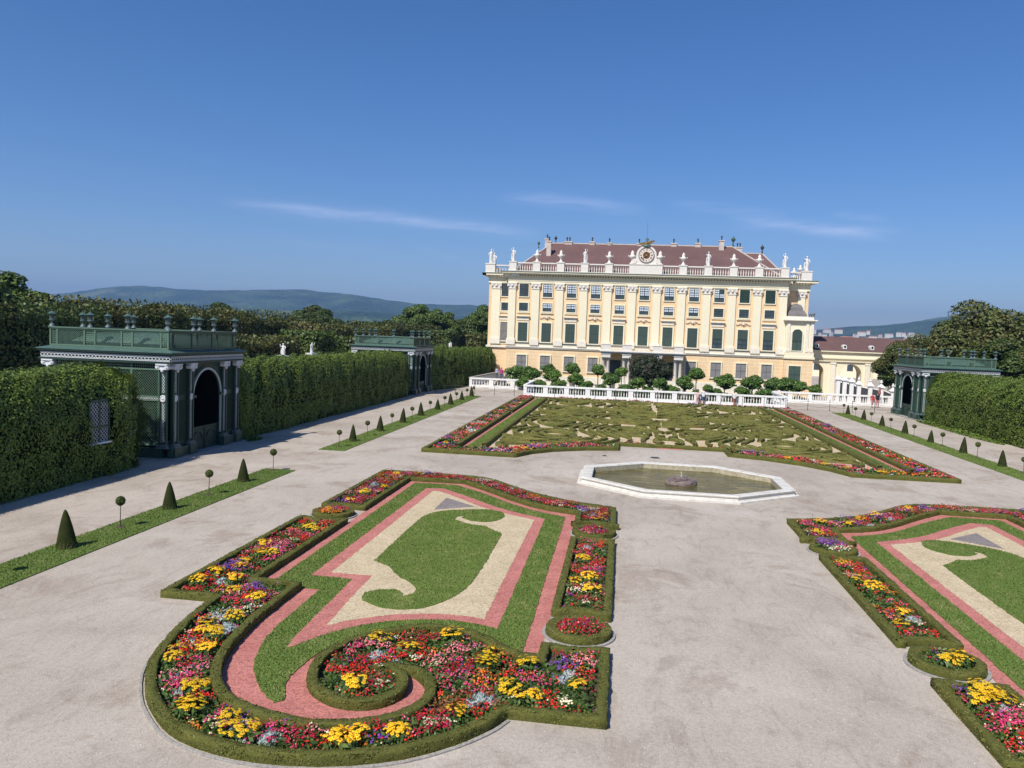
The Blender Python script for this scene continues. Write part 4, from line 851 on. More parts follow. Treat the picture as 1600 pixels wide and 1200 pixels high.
def make_pavilion(label):
    root = empty('trellis_pavilion', (0,0,0), 0, label, 'garden pavilion', 'green trellis pavilions in the ivy hedges')
    SF = [side_frame(s) for s in range(4)]
    mb = MB(); mb.box(-HX-.55,-HY-.55,0,HX+.55,HY+.55,.07); mb.build('base_slab', M['curb'], root)
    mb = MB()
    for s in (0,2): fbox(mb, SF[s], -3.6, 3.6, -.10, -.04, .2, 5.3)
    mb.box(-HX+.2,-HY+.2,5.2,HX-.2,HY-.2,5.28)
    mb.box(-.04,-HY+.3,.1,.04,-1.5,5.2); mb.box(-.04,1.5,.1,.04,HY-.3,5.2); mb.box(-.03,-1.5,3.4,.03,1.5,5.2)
    mb.build('painted_shade_backing', M['black'], root)  # near-black panels stand in for the shade inside the open trellis
    # front/back walls with arched openings
    for s in (1,3):
        F = SF[s]; mb = MB()
        for sg in (-1,1): fbox(mb, F, sg*1.55, sg*3.6, -.12, -.03, .1, 5.3)
        n = 14
        for k in range(n):
            a0, a1 = math.pi*k/n, math.pi*(k+1)/n; u0, u1 = 1.5*math.cos(a0), 1.5*math.cos(a1); z0, z1 = 3.3+1.5*math.sin(a0), 3.3+1.5*math.sin(a1)
            vs = [F(u0,-.12,z0),F(u1,-.12,z1),F(u1,-.12,5.3),F(u0,-.12,5.3),F(u0,-.03,z0),F(u1,-.03,z1),F(u1,-.03,5.3),F(u0,-.03,5.3)]
            mb.add(vs, [(0,1,2,3),(4,7,6,5),(0,4,5,1)])
        mb.build('wall', M['greendk'], root)
        mb = MB(); arcp = [(1.56*math.cos(math.pi*k/18), 3.3+1.56*math.sin(math.pi*k/18)) for k in range(19)]
        for i in range(18): mb.bar(F(arcp[i][0],.03,arcp[i][1]), F(arcp[i+1][0],.03,arcp[i+1][1]), .06, .12)
        for sg in (-1,1): fbox(mb, F, sg*1.52, sg*1.58, -.03, .07, .9, 3.3)
        mb.build('arch_moulding', M['archgrey'], root)
        mb = MB()
        for i in range(18):
            f = 1.74/1.56; mb.bar(F(arcp[i][0]*f,.01,3.3+(arcp[i][1]-3.3)*f), F(arcp[i+1][0]*f,.01,3.3+(arcp[i+1][1]-3.3)*f), .06, .05)
        for sg in (-1,1): fbox(mb, F, sg*1.38, sg*1.75, -.05, .16, 3.22, 3.36)
        mb.build('arch_impost', M['green'], root)
        mb = MB(); fbox(mb, F, -1.5, 1.5, -.2, -.14, .08, 1.4); fbox(mb, F, -1.5, 1.5, -.22, -.1, 1.36, 1.46)
        for u in (-1.45,-.02,1.41): fbox(mb, F, u, u+.06, -.14, -.09, .08, 1.4)
        for k in range(9): a = math.pi*k/8; b = math.pi*(k+1)/8
        for sg in (-.75,.75):
            for k in range(8): a = math.pi*k/8; b = math.pi*(k+1)/8; mb.bar(F(sg+.5*math.cos(a),-.11,.7+.45*math.sin(a)), F(sg+.5*math.cos(b),-.11,.7+.45*math.sin(b)), .04)
        mb.build('gate', M['greendk'], root)
        # closed lattice fields between the pilasters and above the arch
        mb = MB()
        for sg in (-1,1):
            u0, u1 = sorted((sg*2.15, sg*3.15)); lattice(mb, F, u0, u1, .9, 3.15, .14, .03, -.02); lattice(mb, F, u0, u1, 3.45, 5.2, .14, .03, -.02)
        for z in [4.9, 5.02, 5.14, 5.24]: fbox(mb, F, -1.5, 1.5, -.02, .0, z, z+.035)
        mb.build('lattice_panel', M['green'], root)
    for s in (0,2):
        F = SF[s]; mb = MB()
        fbox(mb, F, -3.2, 3.2, -.03, .03, 5.2, 5.3); fbox(mb, F, -3.2, 3.2, -.03, .035, 4.86, 4.96); fbox(mb, F, -3.2, 3.2, -.03, .05, 3.18, 3.26); fbox(mb, F, -3.2, 3.2, -.03, .05, 3.38, 3.46); fbox(mb, F, -3.2, 3.2, -.03, .05, .72, .82)
        for u in (-3.2,-1.56,1.44,3.08): fbox(mb, F, u, u+.12, -.035, .04, .72, 5.3)
        mb.build('panel_frame', M['greenlt'], root)
        mb = MB()
        for u0, u1 in ((-3.08,-1.56),(-1.44,1.44),(1.56,3.08)):
            lattice(mb, F, u0, u1, .82, 3.18, .15, .042, -.025); lattice(mb, F, u0, u1, 3.46, 4.86, .15, .042, -.025); lattice(mb, F, u0, u1, 4.96, 5.2, .12, .036, -.025, False)
        mb.build('lattice_panel', M['greenlt'], root)
        mb = MB()
        for k in range(44):
            u = -3.15+k*.146
            for sg in (1,-1): mb.bar(F(u,.045,3.32-.05*sg), F(u+.13,.045,3.32+.05*sg), .02)
        mb.build('white_chain_band', M['lattwhite'], root)
    # pilasters
    cols = [(0,-3.42),(0,3.42),(2,-3.42),(2,3.42)]+[(s,u) for s in (1,3) for u in (-3.42,-1.88,1.88,3.42)]
    for s, u in cols:
        F = SF[s]; side = s in (1,3)
        mb = MB(); fbox(mb, F, u-.24, u-.15, 0, .14, .75, 4.92); fbox(mb, F, u+.15, u+.24, 0, .14, .75, 4.92); fbox(mb, F, u-.15, u+.15, 0, .05, .75, 4.92)
        c = mb.build('pilaster', M['green'], root)
        mb = MB(); z = .95
        while z < 4.80:
            if not 3.10 < z+.09 < 3.58:
                for (a, b, c_, d) in ((0,z,.07,z+.09),(.07,z+.09,0,z+.18),(0,z,-.07,z+.09),(-.07,z+.09,0,z+.18)): mb.bar(F(u+a,.06,b), F(u+c_,.06,d), .022, .02)
            z += .18
        for e_ in (-.125,.125): fbox(mb, F, u+e_-.007, u+e_+.007, .05, .065, .9, 4.88)
        mb.build('white_lattice_strip', M['lattwhite'], c)
        mb = MB(); p = F(u,.07,3.33); nrm = F(0,1,0); nrm0 = F(0,0,0); d = Vector(nrm)-Vector(nrm0)
        prof = [(.20,0),(.20,.05),(.15,.08),(.13,.05),(.07,.06),(.02,.10)]
        if side: mb.lathe(p, [(r*1., h_*d.x) for r, h_ in prof] if d.x > 0 else [(r, -h_) for r, h_ in prof], 14, 'x')
        else: mb.lathe(p, [(r, -h_*d.y) if d.y < 0 else (r, -h_) for r, h_ in prof], 14, 'y')
        mb.build('medallion', M['lattwhite'], c)
        mb = MB(); fbox(mb, F, u-.30, u+.30, -.02, .24, 4.92, 4.98); fbox(mb, F, u-.34, u+.34, -.02, .30, 5.16, 5.24)
        for sg in (-1,1):
            for zz, rr in ((5.06,.115),):
                q = F(u+sg*.27,.10,zz)
                if side: mb.lathe(q, [(rr,-.12),(rr,.16)], 12, 'x'); mb.lathe(q, [(rr*.55,-.14),(rr*.55,.19)], 8, 'x')
                else: mb.lathe(q, [(rr,-.16),(rr,.16)], 12, 'y'); mb.lathe(q, [(rr*.55,-.19),(rr*.55,.19)], 8, 'y')
        fbox(mb, F, u-.2, u+.2, 0, .22, 4.98, 5.16); q = F(u,.2,4.86)
        mb.lathe(q, [(.02,-.1),(.08,-.04),(.09,.03),(.03,.09)], 8); mb.build('capital', M['lattwhite'], c)
        mb = MB(); fbox(mb, F, u-.30, u+.30, -.02, .24, .66, .74); fbox(mb, F, u-.27, u+.27, -.02, .20, .74, .80); fbox(mb, F, u-.34, u+.34, -.02, .30, .60, .66); mb.build('pilaster_base', M['lantern'], c)
    # plinths
    for s in range(4):
        F = SF[s]; mb = MB(); w = [(-3.95,-1.62),(1.62,3.95)] if s in (1,3) else [(-3.4,3.4)]
        for a, b in w:
            fbox(mb, F, a, b, -.05, .20, .07, .55); fbox(mb, F, a-.03, b+.03, -.05, .25, .07, .14); fbox(mb, F, a-.03, b+.03, -.05, .25, .52, .60)
            for u in [c_[1] for c_ in cols if c_[0] == s and a < c_[1] < b]: fbox(mb, F, u-.36, u+.36, .0, .32, .07, .60)
            mb.build('plinth', M['green'], root); mb = MB()
    # entablature
    mb = MB(); mb.box(-HX-.26,-HY-.26,5.24,HX+.26,HY+.26,5.34); mb.box(-HX-.16,-HY-.16,5.34,HX+.16,HY+.16,5.66); mb.build('architrave', M['greendk'], root)
    for s in range(4):
        F = SF[s]; L = (HX if s in (0,2) else HY)+.14; mb = MB(); o = .165
        fbox(mb, F, -L, L, o, o+.035, 5.60, 5.645); fbox(mb, F, -L, L, o, o+.035, 5.36, 5.395); n = int(2*L/.205)
        for k in range(n):
            c = -L+(k+.5)*2*L/n; q = [(c+.112*math.cos(t*math.pi/5), 5.497+.078*math.sin(t*math.pi/5)) for t in range(11)]
            for i in range(10): mb.bar(F(q[i][0],o+.015,q[i][1]), F(q[i+1][0],o+.015,q[i+1][1]), .03, .03)
        mb.build('frieze', M['lattwhite'], root)
    mb = MB(); mb.box(-HX-.24,-HY-.24,5.67,HX+.24,HY+.24,5.74); mb.box(-HX-.32,-HY-.32,5.745,HX+.32,HY+.32,5.82); mb.build('cornice', M['greendk'], root)
    mb = MB(); e0, e1, z0, z1 = .36, .12, 5.825, 5.99
    mb.add([(-HX-e0,-HY-e0,z0),(HX+e0,-HY-e0,z0),(HX+e0,HY+e0,z0),(-HX-e0,HY+e0,z0),(-HX+e1,-HY+e1,z1),(HX-e1,-HY+e1,z1),(HX-e1,HY-e1,z1),(-HX+e1,HY-e1,z1),(-HX-e0,-HY-e0,z0+.04),(HX+e0,-HY-e0,z0+.04),(HX+e0,HY+e0,z0+.04),(-HX-e0,HY+e0,z0+.04)],
        [(3,2,1,0),(0,1,9,8),(1,2,10,9),(2,3,11,10),(3,0,8,11),(8,9,5,4),(9,10,6,5),(10,11,7,6),(11,8,4,7),(4,5,6,7)]); mb.build('cornice_sheet', M['copper'], root)
    # parapet
    I = .14
    for s in range(4):
        F = side_frame(s); L = (HX if s in (0,2) else HY)-I; f = lambda u,o,z,F=F: F(u,o-I-.02,z)
        col = M['greenlt'] if s in (0,2) else M['green']; mb = MB()
        for z in (6.0, 6.90): fbox(mb, f, -L, L, -.06, .03, z, z+.09)
        for u in (-L,-L+.42,-1.5,-.86,.74,1.38,L-.5,L-.08): fbox(mb, f, u, u+.08, -.055, .035, 6.05, 6.95)
        fbox(mb, f, -L-.05, L+.05, -.10, .09, 6.985, 7.05)
        p = mb.build('parapet', col, root); mb = MB()
        for a, b, d in ((-L+.08,-L+.42,False),(-L+.5,-1.5,True),(-1.42,-.86,False),(-.78,.74,True),(.82,1.38,False),(1.46,L-.5,True),(L-.42,L-.08,False)):
            lattice(mb, f, a, b, 6.09, 6.90, .13 if d else .11, .030, -.02, d)
        mb.build('parapet_lattice', col, p)
    # vaulted roof
    mb = MB(); n = 8; A, B, Hh = HX-.75, HY-.75, .98; vs = []; fs = []
    for j in range(n+1):
        t = j/n; k = math.cos(t*math.pi/2)*.85+.15*(1-t); z = 6.0+Hh*math.sin(t*math.pi/2)**.9
        for sx, sy in ((-1,-1),(1,-1),(1,1),(-1,1)): vs.append((sx*max(.02,A*k), sy*max(.02,B*k), z))
    for j in range(n):
        for k in range(4): fs.append((j*4+k, j*4+(k+1)%4, (j+1)*4+(k+1)%4, (j+1)*4+k))
    mb.add(vs, fs); dome = mb.build('vaulted_roof', M['copper'], root); mb = MB()
    for k in range(4):
        for m_ in range(0, 23):
            f = m_/22
            for j in range(n):
                a = Vector(vs[j*4+k]).lerp(Vector(vs[j*4+(k+1)%4]), f); b = Vector(vs[(j+1)*4+k]).lerp(Vector(vs[(j+1)*4+(k+1)%4]), f)
                if (b-a).length > .02: mb.bar(a+Vector((0,0,.012)), b+Vector((0,0,.012)), .028, .02)
    mb.build('roof_ribs', M['greenlt'], dome)
    # urns
    um = MB()
    um.lathe((0,0,0), [(.17,0),(.17,.03),(.16,.05),(.12,.13),(.05,.2),(.045,.26),(.09,.33),(.15,.37),(.155,.41),(.115,.43)], 12)
    for k in range(8):
        a = k*math.pi/4; um.cbox(.10*math.cos(a), .10*math.sin(a), .42, .03, .03, .30)
    um.lathe((0,0,.42), [(.06,0),(.06,.3)], 8)
    UM = mesh_of(um.build('urn', M['lantern'])); cm = MB(); cm.lathe((0,0,.70), [(.12,0),(.245,.015),(.25,.03),(.13,.10),(.07,.15),(.02,.17),(.04,.20),(.04,.23),(.01,.26)], 12); CM = mesh_of(cm.build('urn_lid', M['copper']))
    X_, Y_ = HX-.22, HY-.22
    for x, y in ((X_,Y_),(-X_,Y_),(X_,-Y_),(-X_,-Y_),(-1.16,-Y_),(1.1,-Y_),(-1.16,Y_),(1.1,Y_),(X_,-1.16),(X_,1.1),(-X_,-1.16),(-X_,1.1)):
        u = link('urn', UM, root, (x,y,7.03)); link('urn_lid', CM, u)
    return root
pav = make_pavilion('large dark green trellis pavilion with white pilasters, nearest one at the left')
pav.location = (-28.12, 43.3, 0)
p2 = copy_tree(pav); p2.location = (-28.0, 93.2, 0); p2.scale = (1,1.06,.965); p2['label'] = 'farther left green trellis pavilion, between the long hedge and the farthest hedge'
p3 = copy_tree(pav); p3.location = (2*AX+28.2, 92.6, 0); p3.scale = (1,1.05,.97); p3['label'] = 'green trellis pavilion at the right end of the right ivy hedge'

tw = empty('trellis_window', (-24.62,33.95,1.2), 0, 'white trellis window with a sill inside the opening of the near ivy hedge', 'window')
mb = MB()
mb.box(-.05,-.75,0,.05,-.65,2.5); mb.box(-.05,.65,0,.05,.75,2.5); mb.box(-.05,-.75,2.4,.05,.75,2.5); mb.box(-.05,-.65,1.15,.05,.65,1.25); mb.box(-.05,-.06,.46,.04,.06,2.4); mb.build('frame', M['green'], tw)
mb = MB(); Fw = lambda u,o,z: (o,u,z)
for a, b in ((-.65,-.06),(.06,.65)): lattice(mb, Fw, a, b, .46, 1.15, .2, .035, 0); lattice(mb, Fw, a, b, 1.25, 2.4, .2, .035, 0)
mb.build('lattice', M['lattwhite'], tw)
mb = MB(); mb.box(-.12,-.8,.38,.14,.8,.46); mb.build('sill', M['white'], tw)
# ============================================================ palace
PY = 119.5; PX = 2.75; BAY = 3.65
pal = empty('palace', (PX, PY, 0), 0, 'long apricot and cream baroque palace with brown roof, clock and rows of green shuttered windows', 'palace')
# local: x from the middle, y = 0 at the main front, negative towards the garden
def lb(mb, x0, y0, z0, x1, y1, z1): return mb.box(x0, y0, z0, x1, y1, z1)
H5 = 5.5*BAY+.6                                      # half width of the main front
mb = MB(); lb(mb,-H5,0,0,H5,24,5.75); mb.build('ground_floor_wall', M['rustic'], pal)
mb = MB(); lb(mb,-H5+.04,.05,5.76,H5-.04,24,15.6); lb(mb,-23.9,1.25,0,-H5+.02,22,15.6); lb(mb,H5-.02,1.45,0,24.0,22,15.6); mb.build('upper_wall', M['ochre'], pal)
mb = MB(); lb(mb,-H5-.05,-.12,0,H5+.05,.1,1.5); lb(mb,-24.05,1.1,0,-H5,1.3,1.5); mb.build('base_plinth', M['cream2'], pal)
mb = MB(); lb(mb,-H5-.1,-.16,5.55,H5+.1,.2,5.72); lb(mb,-H5-.14,-.26,5.72,H5+.14,.2,5.86); lb(mb,-H5-.06,-.10,5.86,H5+.06,.2,6.08)
lb(mb,-24.1,.95,5.55,-H5-.1,1.3,5.86); lb(mb,H5+.1,1.2,5.55,24.2,1.5,5.86); mb.build('string_course', M['cream2'], pal)
# entablature
mb = MB()
lb(mb,-H5-.05,-.16,15.55,H5+.05,.3,15.85); lb(mb,-H5-.08,-.22,15.85,H5+.08,.3,15.95); lb(mb,-H5-.03,-.14,15.95,H5+.03,.3,16.42)
lb(mb,-24.0,1.02,15.55,-H5-.05,1.5,16.42); lb(mb,H5+.05,1.2,15.55,24.1,1.6,16.42)
mb.build('architrave', M['cream'], pal)
mb = MB(); k = -H5-.2
while k < H5+.1: lb(mb,k,-.62,16.62,k+.2,-.2,16.80); k += .42
k = -24.2
while k < -H5-.7: lb(mb,k,.55,16.5,k+.2,1.0,16.66); k += .42
k = H5+.5
while k < 24.2: lb(mb,k,.75,16.5,k+.2,1.2,16.66); k += .42
mb.build('dentils', M['cream'], pal)['kind'] = 'stuff'
mb = MB(); lb(mb,-H5-.3,-.30,16.425,H5+.3,.3,16.62); lb(mb,-H5-.75,-.80,16.82,H5+.75,.3,16.98); lb(mb,-H5-.95,-1.0,16.98,H5+.95,.3,17.18)
lb(mb,-24.3,.75,16.43,-H5-.3,1.5,16.5); lb(mb,-24.9,.30,16.68,-H5-.95,1.5,16.98); lb(mb,-24.9,.30,16.68,-24.3,22,16.98); lb(mb,H5+.3,.9,16.43,24.3,1.6,16.5); lb(mb,H5+.95,.5,16.68,25.0,1.6,16.98); lb(mb,24.4,1.6,16.68,25.0,22,16.98); mb.build('cornice', M['cream'], pal)
mb = MB(); lb(mb,-H5-1.05,-1.1,17.185,H5+1.05,.6,17.27); lb(mb,-25,.2,16.985,-H5-1.06,2,17.06); lb(mb,H5+1.06,.4,16.985,25.1,2,17.06); lb(mb,-H5-1,.6,17.1,H5+1,3,17.3); mb.build('copper_ledge', M['gutter'], pal)
# pilasters
def pilaster(x, y, w=1.12):
    mb = MB(); lb(mb,x-w/2,y-.22,7.05,x+w/2,y,14.62); p = mb.build('pilaster', M['cream'], pal)
    mb = MB(); lb(mb,x-w*.62,y-.34,6.09,x+w*.62,y,6.85); lb(mb,x-w*.58,y-.30,6.85,x+w*.58,y,7.05); mb.build('pilaster_base', M['cream2'], p)
    mb = MB(); lb(mb,x-w*.55,y-.30,14.62,x+w*.55,y,14.74); lb(mb,x-w*.45,y-.26,14.74,x+w*.45,y,15.2); lb(mb,x-w*.66,y-.38,15.36,x+w*.66,y,15.54); lb(mb,x-w*.6,y-.32,15.2,x+w*.6,y,15.36)
    for sg in (-1,1): mb.lathe((x+sg*w*.52,y-.17,15.13), [(.20,-.2),(.20,.2)], 10, 'y'); mb.lathe((x+sg*w*.52,y-.17,15.13), [(.10,-.2),(.10,.26)], 8, 'y')
    mb.lathe((x,y-.3,15.1), [(.02,-.2),(.16,-.1),(.2,.05),(.05,.2)], 8); mb.build('capital', M['chalk'], p)
for k in range(12): pilaster((k-5.5)*BAY, 0.04)
pilaster(-22.75, 1.25, 1.3); pilaster(22.95, 1.45, 1.0)
# windows -----------------------------------------------------------------
def surround(mb, x, y, z0, z1, w, t=.17, d=.14):
    lb(mb,x-w/2-t,y-d,z0-t,x-w/2,y,z1+t); lb(mb,x+w/2,y-d,z0-t,x+w/2+t,y,z1+t); lb(mb,x-w/2,y-d,z1,x+w/2,y,z1+t); lb(mb,x-w/2,y-d,z0-t,x+w/2,y,z0)
def window(kind, x, y, var=0):
    mb = MB()
    if kind == 'top':
        z0, z1, w = 13.48, 15.42, 1.42; surround(mb, x, y, z0, z1, w, .13); o = mb.build('window', M['cream'], pal)
        mb = MB(); lb(mb,x-w/2,y-.05,z0,x+w/2,y-.02,z1); mb.build('pane', M['glass'] if var != 2 else M['shutterD'], o)
        f = MB(); s = .055
        for u in (-w/2+s/2,-w/4,0,w/4,w/2-s/2): ww = s*1.6 if abs(u) < .01 else s*(.5 if abs(abs(u)-w/4) < .01 else 1.3); lb(f,x+u-ww/2,y-.10,z0,x+u+ww/2,y-.055,z1)
        for v in (0,.32,.49,.66,.83,1): zz = z0+(z1-z0)*v; tt = .075 if v in (0,.32,1,.66) else .03; lb(f,x-w/2,y-.105,max(z0,zz-tt/2),x+w/2,y-.06,min(z1,zz+tt/2))
        f.build('sash', M['shutterD'] if var != 1 else M['iron'], o)
        if var in (0,3):
            b = MB()
            for u0, u1 in ((-w/2+.06,-.05),(.05,w/2-.06)):
                for v0, v1 in ((.345,.64),(.68,.97)):
                    if var == 3 and rnd.random() < .3: continue
                    lb(b,x+u0,y-.056,z0+(z1-z0)*v0,x+u1,y-.052,z0+(z1-z0)*v1)
            b.build('blind', M['blindw'], o)
    elif kind == 'mid':
        z0, z1, w = 11.28, 12.52, 1.38; surround(mb, x, y, z0, z1, w, .15); lb(mb,x-w/2-.28,y-.2,z0-.32,x+w/2+.28,y,z0-.2); o = mb.build('window', M['cream'], pal)
        mb = MB(); lb(mb,x-w/2,y-.05,z0,x+w/2,y-.02,z1); mb.build('pane', M['glass'], o); f = MB()
        for u in (-w/2+.03,-w/4,0,w/4,w/2-.03): ww = .08 if abs(abs(u)-w/4) > .01 else .03; lb(f,x+u-ww/2,y-.10,z0,x+u+ww/2,y-.055,z1)
        for v in (0,.42,.72,1): zz = z0+(z1-z0)*v; lb(f,x-w/2,y-.105,max(z0,zz-.03),x+w/2,y-.06,min(z1,zz+.03))
        f.build('sash', M['shutterD'], o)
        if var in (0,3):
            b = MB(); lb(b,x-w/2+.06,y-.056,z0+.55,x-.05,y-.052,z1-.05); lb(b,x+.05,y-.056,z0+.55,x+w/2-.06,y-.052,z1-.05); b.build('blind', M['blindw'], o)
    elif kind == 'main':
        z0, z1, w = 6.62, 9.5, 1.46; surround(mb, x, y, z0, z1, w, .2, .16); lb(mb,x-w/2-.3,y-.14,6.09,x+w/2+.3,y,z0-.24); o = mb.build('window', M['cream'], pal)
        mb = MB(); lb(mb,x-w/2,y-.05,z0,x+w/2,y-.02,z1); mb.build('pane', M['glass'], o)
        up = MB(); lo = MB(); zm = z0+(z1-z0)*.5
        def louv(m_, a, b):
            lb(m_,x-w/2,y-.085,a,x+w/2,y-.055,b); zz = a+.06
            while zz < b-.05: lb(m_,x-w/2+.06,y-.105,zz,x-.03,y-.085,zz+.035); lb(m_,x+.03,y-.105,zz,x+w/2-.06,y-.085,zz+.035); zz += .12
        louv(up, zm+.03, z1); up.build('shutter', M['shutter'] if var != 1 else M['shutterG'], o)
        if var != 2: louv(lo, z0, zm-.03); lo.build('shutter', M['shutter'] if var != 1 else M['shutterG'], o)
        else:
            for u in (-w/2+.04,0,w/2-.04): lb(lo,x+u-.04,y-.1,z0,x+u+.04,y-.055,zm)
            for zz in (z0,z0+.7,zm-.05): lb(lo,x-w/2,y-.105,zz,x+w/2,y-.06,zz+.07)
            lo.build('sash', M['shutterD'], o)
        f = MB(); lb(f,x-w/2-.36,y-.3,z0-.22,x+w/2+.36,y,z0-.14); f.build('sill', M['shutterD'] if var == 3 else M['leadgrey'], o)
    elif kind == 'ground':
        z0, z1, w = 2.3, 4.52, 1.5; surround(mb, x, y, z0, z1, w, .16, .2); o = mb.build('window', M['cream'], pal)
        mb = MB(); lb(mb,x-w/2,y-.09,z0,x+w/2,y-.04,z1); mb.build('blind', M['shutterG'] if var == 0 else M['shutter'], o)
        f = MB(); lb(f,x-.02,y-.11,z0,x+.02,y-.09,z1); lb(f,x-w/2,y-.11,z0+1.1,x+w/2,y-.09,z0+1.14); f.build('sash', M['iron'], o)
def hood(x, y, kind):
    mb = MB()
    if kind: lb(mb,x-1.05,y-.42,10.42,x+1.05,y,10.55); lb(mb,x-.98,y-.30,10.28,x+.98,y,10.42); lb(mb,x-.92,y-.16,9.85,x+.92,y,10.28); mb.build('window_hood', M['cream2'], pal)
    else:
        for sg in (-1,1): mb.tube([(x+sg*v[0], y-.2, v[1]) for v in ((0,10.58),(.22,10.66),(.38,10.5),(.3,10.3),(.16,10.36),(.24,10.46))], .05, 6); mb.tube([(x+sg*v[0], y-.18, v[1]) for v in ((.3,10.62),(.6,10.42),(.85,10.33),(1.08,10.36))], .06, 6)
        mb.lathe((x,y-.2,10.28), [(.02,-.15),(.14,0),(.1,.2),(.02,.32)], 8); mb.build('window_ornament', M['cream2'], pal)
for k in range(-5, 6):
    x = k*BAY; v = 2 if k >= 4 else (1 if k == -5 else (0 if k < 3 else 3)); window('top', x, .05, v); window('mid', x, .05, 1 if k in (-5,3,4,5) else 0)
    window('main', x, .05, 2 if k >= 3 else 0); hood(x, .05, k % 2 != 0)
    if abs(k) > 1: window('ground', x, 0, 0)
window('top', -21.2, 1.25, 1); window('mid', -21.2, 1.25, 1); window('main', -21.2, 1.25, 1); hood(-21.2, 1.25, True)
for k in (-1,0,1):
    mb = MB(); x = k*BAY*1.06; lb(mb,x-.8,-.06,.2,x+.8,.02,4.3); d = mb.build('door', M['shutterD'], pal); mb = MB(); lb(mb,x-.68,-.08,.4,x-.04,-.06,3.5); lb(mb,x+.04,-.08,.4,x+.68,-.06,3.5); mb.build('door_pane', M['glass'], d)
# portico with balcony
for cx in (-5.3,-2.25,2.25,5.3):
    mb = MB(); lb(mb,cx-.65,-2.55,4.72,cx+.65,-1.35,5.4); lb(mb,cx-.72,-2.62,5.16,cx+.72,-1.3,5.3); b = mb.build('portico_pier', M['chalk'], pal); mb = MB(); lb(mb,cx-.7,-2.6,0,cx+.7,-1.3,.5); mb.build('column_plinth', M['chalk'], pal)
    for sx in (-.36,.36):
        mb = MB(); mb.lathe((cx+sx,-1.95,.5), [(.30,0),(.30,.1),(.25,.18),(.25,1.2),(.215,3.9),(.25,3.95),(.29,4.05),(.30,4.2)], 14); mb.build('column', M['chalk'], b, True)
mb = MB(); lb(mb,-6.1,-2.75,5.41,6.1,0,5.6); lb(mb,-6.25,-2.9,5.6,6.25,0,5.74); mb.build('balcony_slab', M['chalk'], pal)
for a, b in ((-4.55,-2.9),(-1.5,1.5),(2.9,4.55)):
    rail = MB(); lb(rail,a,-2.66,6.5,b,-2.60,6.56); lb(rail,a,-2.66,5.85,b,-2.60,5.9); n = int((b-a)/.13)
    for i in range(n+1): lb(rail,a+i*.13,-2.64,5.9,a+i*.13+.025,-2.62,6.5)
    rail.build('balcony_railing', M['leadgrey'], pal)
for sx in (-6,6):
    rail = MB(); lb(rail,sx-.03,-2.6,6.5,sx+.03,0,6.56)
    for i in range(18): lb(rail,sx-.012,-2.5+i*.14,5.75,sx+.012,-2.475+i*.14,6.5)
    rail.build('balcony_railing', M['leadgrey'], pal)
for cx in (-5.3,-2.25,2.25,5.3):
    mb = MB(); lb(mb,cx-.68,-2.72,5.74,cx+.68,-1.9,6.62); lb(mb,cx-.74,-2.78,6.62,cx+.74,-1.86,6.72)
    mb.build('balcony_pedestal', M['chalk'], pal)
for i, (x, z) in enumerate(((0,15.1),)): pass
# roof parapet
PED = [k-5.5 for k in range(12)]
def roof_ped(x, y, w, z=17.3):
    mb = MB(); lb(mb,x-w/2,y-.4,z,x+w/2,y+.4,z+1.35); lb(mb,x-w/2-.07,y-.47,z+1.35,x+w/2+.07,y+.47,z+1.5); lb(mb,x-w/2-.05,y-.45,z,x+w/2+.05,y+.45,z+.16); mb.build('parapet_pedestal', M['chalk'], pal)
peds = [k for k in PED if abs(k) > 1]
for k in peds: roof_ped(k*BAY, 0, 1.1)
mb = MB(); lb(mb,-2.45,-.4,17.3,2.45,.45,18.68); lb(mb,-2.52,-.47,18.68,2.52,.5,18.8); mb.build('clock_base', M['chalk'], pal)
bal = MB(); rails = MB()
segs = [((a)*BAY+.55, (b)*BAY-.55) for a, b in zip(PED[:-1], PED[1:]) if abs(a) > 1 and abs(b) > 1]+[(-1.5*BAY+.55,-2.45),(2.45,1.5*BAY-.55)]
for a, b in segs:
    rails = MB(); lb(rails,a,-.2,17.3,b,.2,17.42); rails.build('parapet_base', M['chalk'], pal); rails = MB(); lb(rails,a,-.22,18.5,b,.22,18.68); rails.build('parapet_rail', M['chalk'], pal); n = 0
    for i in range(n): bal.lathe((a+(b-a)*(i+.5)/n,0,17.42), [(r*1.15,z_) for r, z_ in baluster_prof(1.08)], 8)
BLM = MB(); BLM.lathe((0,0,0), [(r*1.15,z_) for r, z_ in baluster_prof(1.08)], 8); BLM = mesh_of(BLM.build('baluster', M['chalk'], None, True))
for a, b in segs:
    for i in range(7 if b-a > 2 else 3): link('baluster', BLM, pal, (a+(b-a)*(i+.5)/(7 if b-a > 2 else 3), 0, 17.42))
for x, y in ((-23.9,1.9),(23.6,2.1)): roof_ped(x, y, 1.5, 17.07)
bal = MB(); rails = MB()
for a, b, y in ((-23.1,-20.8,1.9),(21.3,22.8,2.1)):
    lb(rails,a,y-.2,17.07,b,y+.2,17.2); lb(rails,a,y-.22,18.2,b,y+.22,18.38)
    for i in range(5): bal.lathe((a+(b-a)*(i+.5)/5,y,17.2), [(r*1.1,z_) for r, z_ in baluster_prof(1.0)], 8)
for sx in (-23.9,23.6):
    for i in range(24): bal.lathe((sx,3.2+i*.75,17.2), [(r*1.1,z_) for r, z_ in baluster_prof(1.0)], 6)
    lb(rails,sx-.2,2.9,17.07,sx+.2,21.5,17.2); lb(rails,sx-.2,2.9,18.2,sx+.2,21.5,18.38)
rails.build('side_parapet_rail', M['chalk'], pal)['kind'] = 'stuff'; bal.build('side_parapet_balusters', M['chalk'], pal, True)['kind'] = 'stuff'
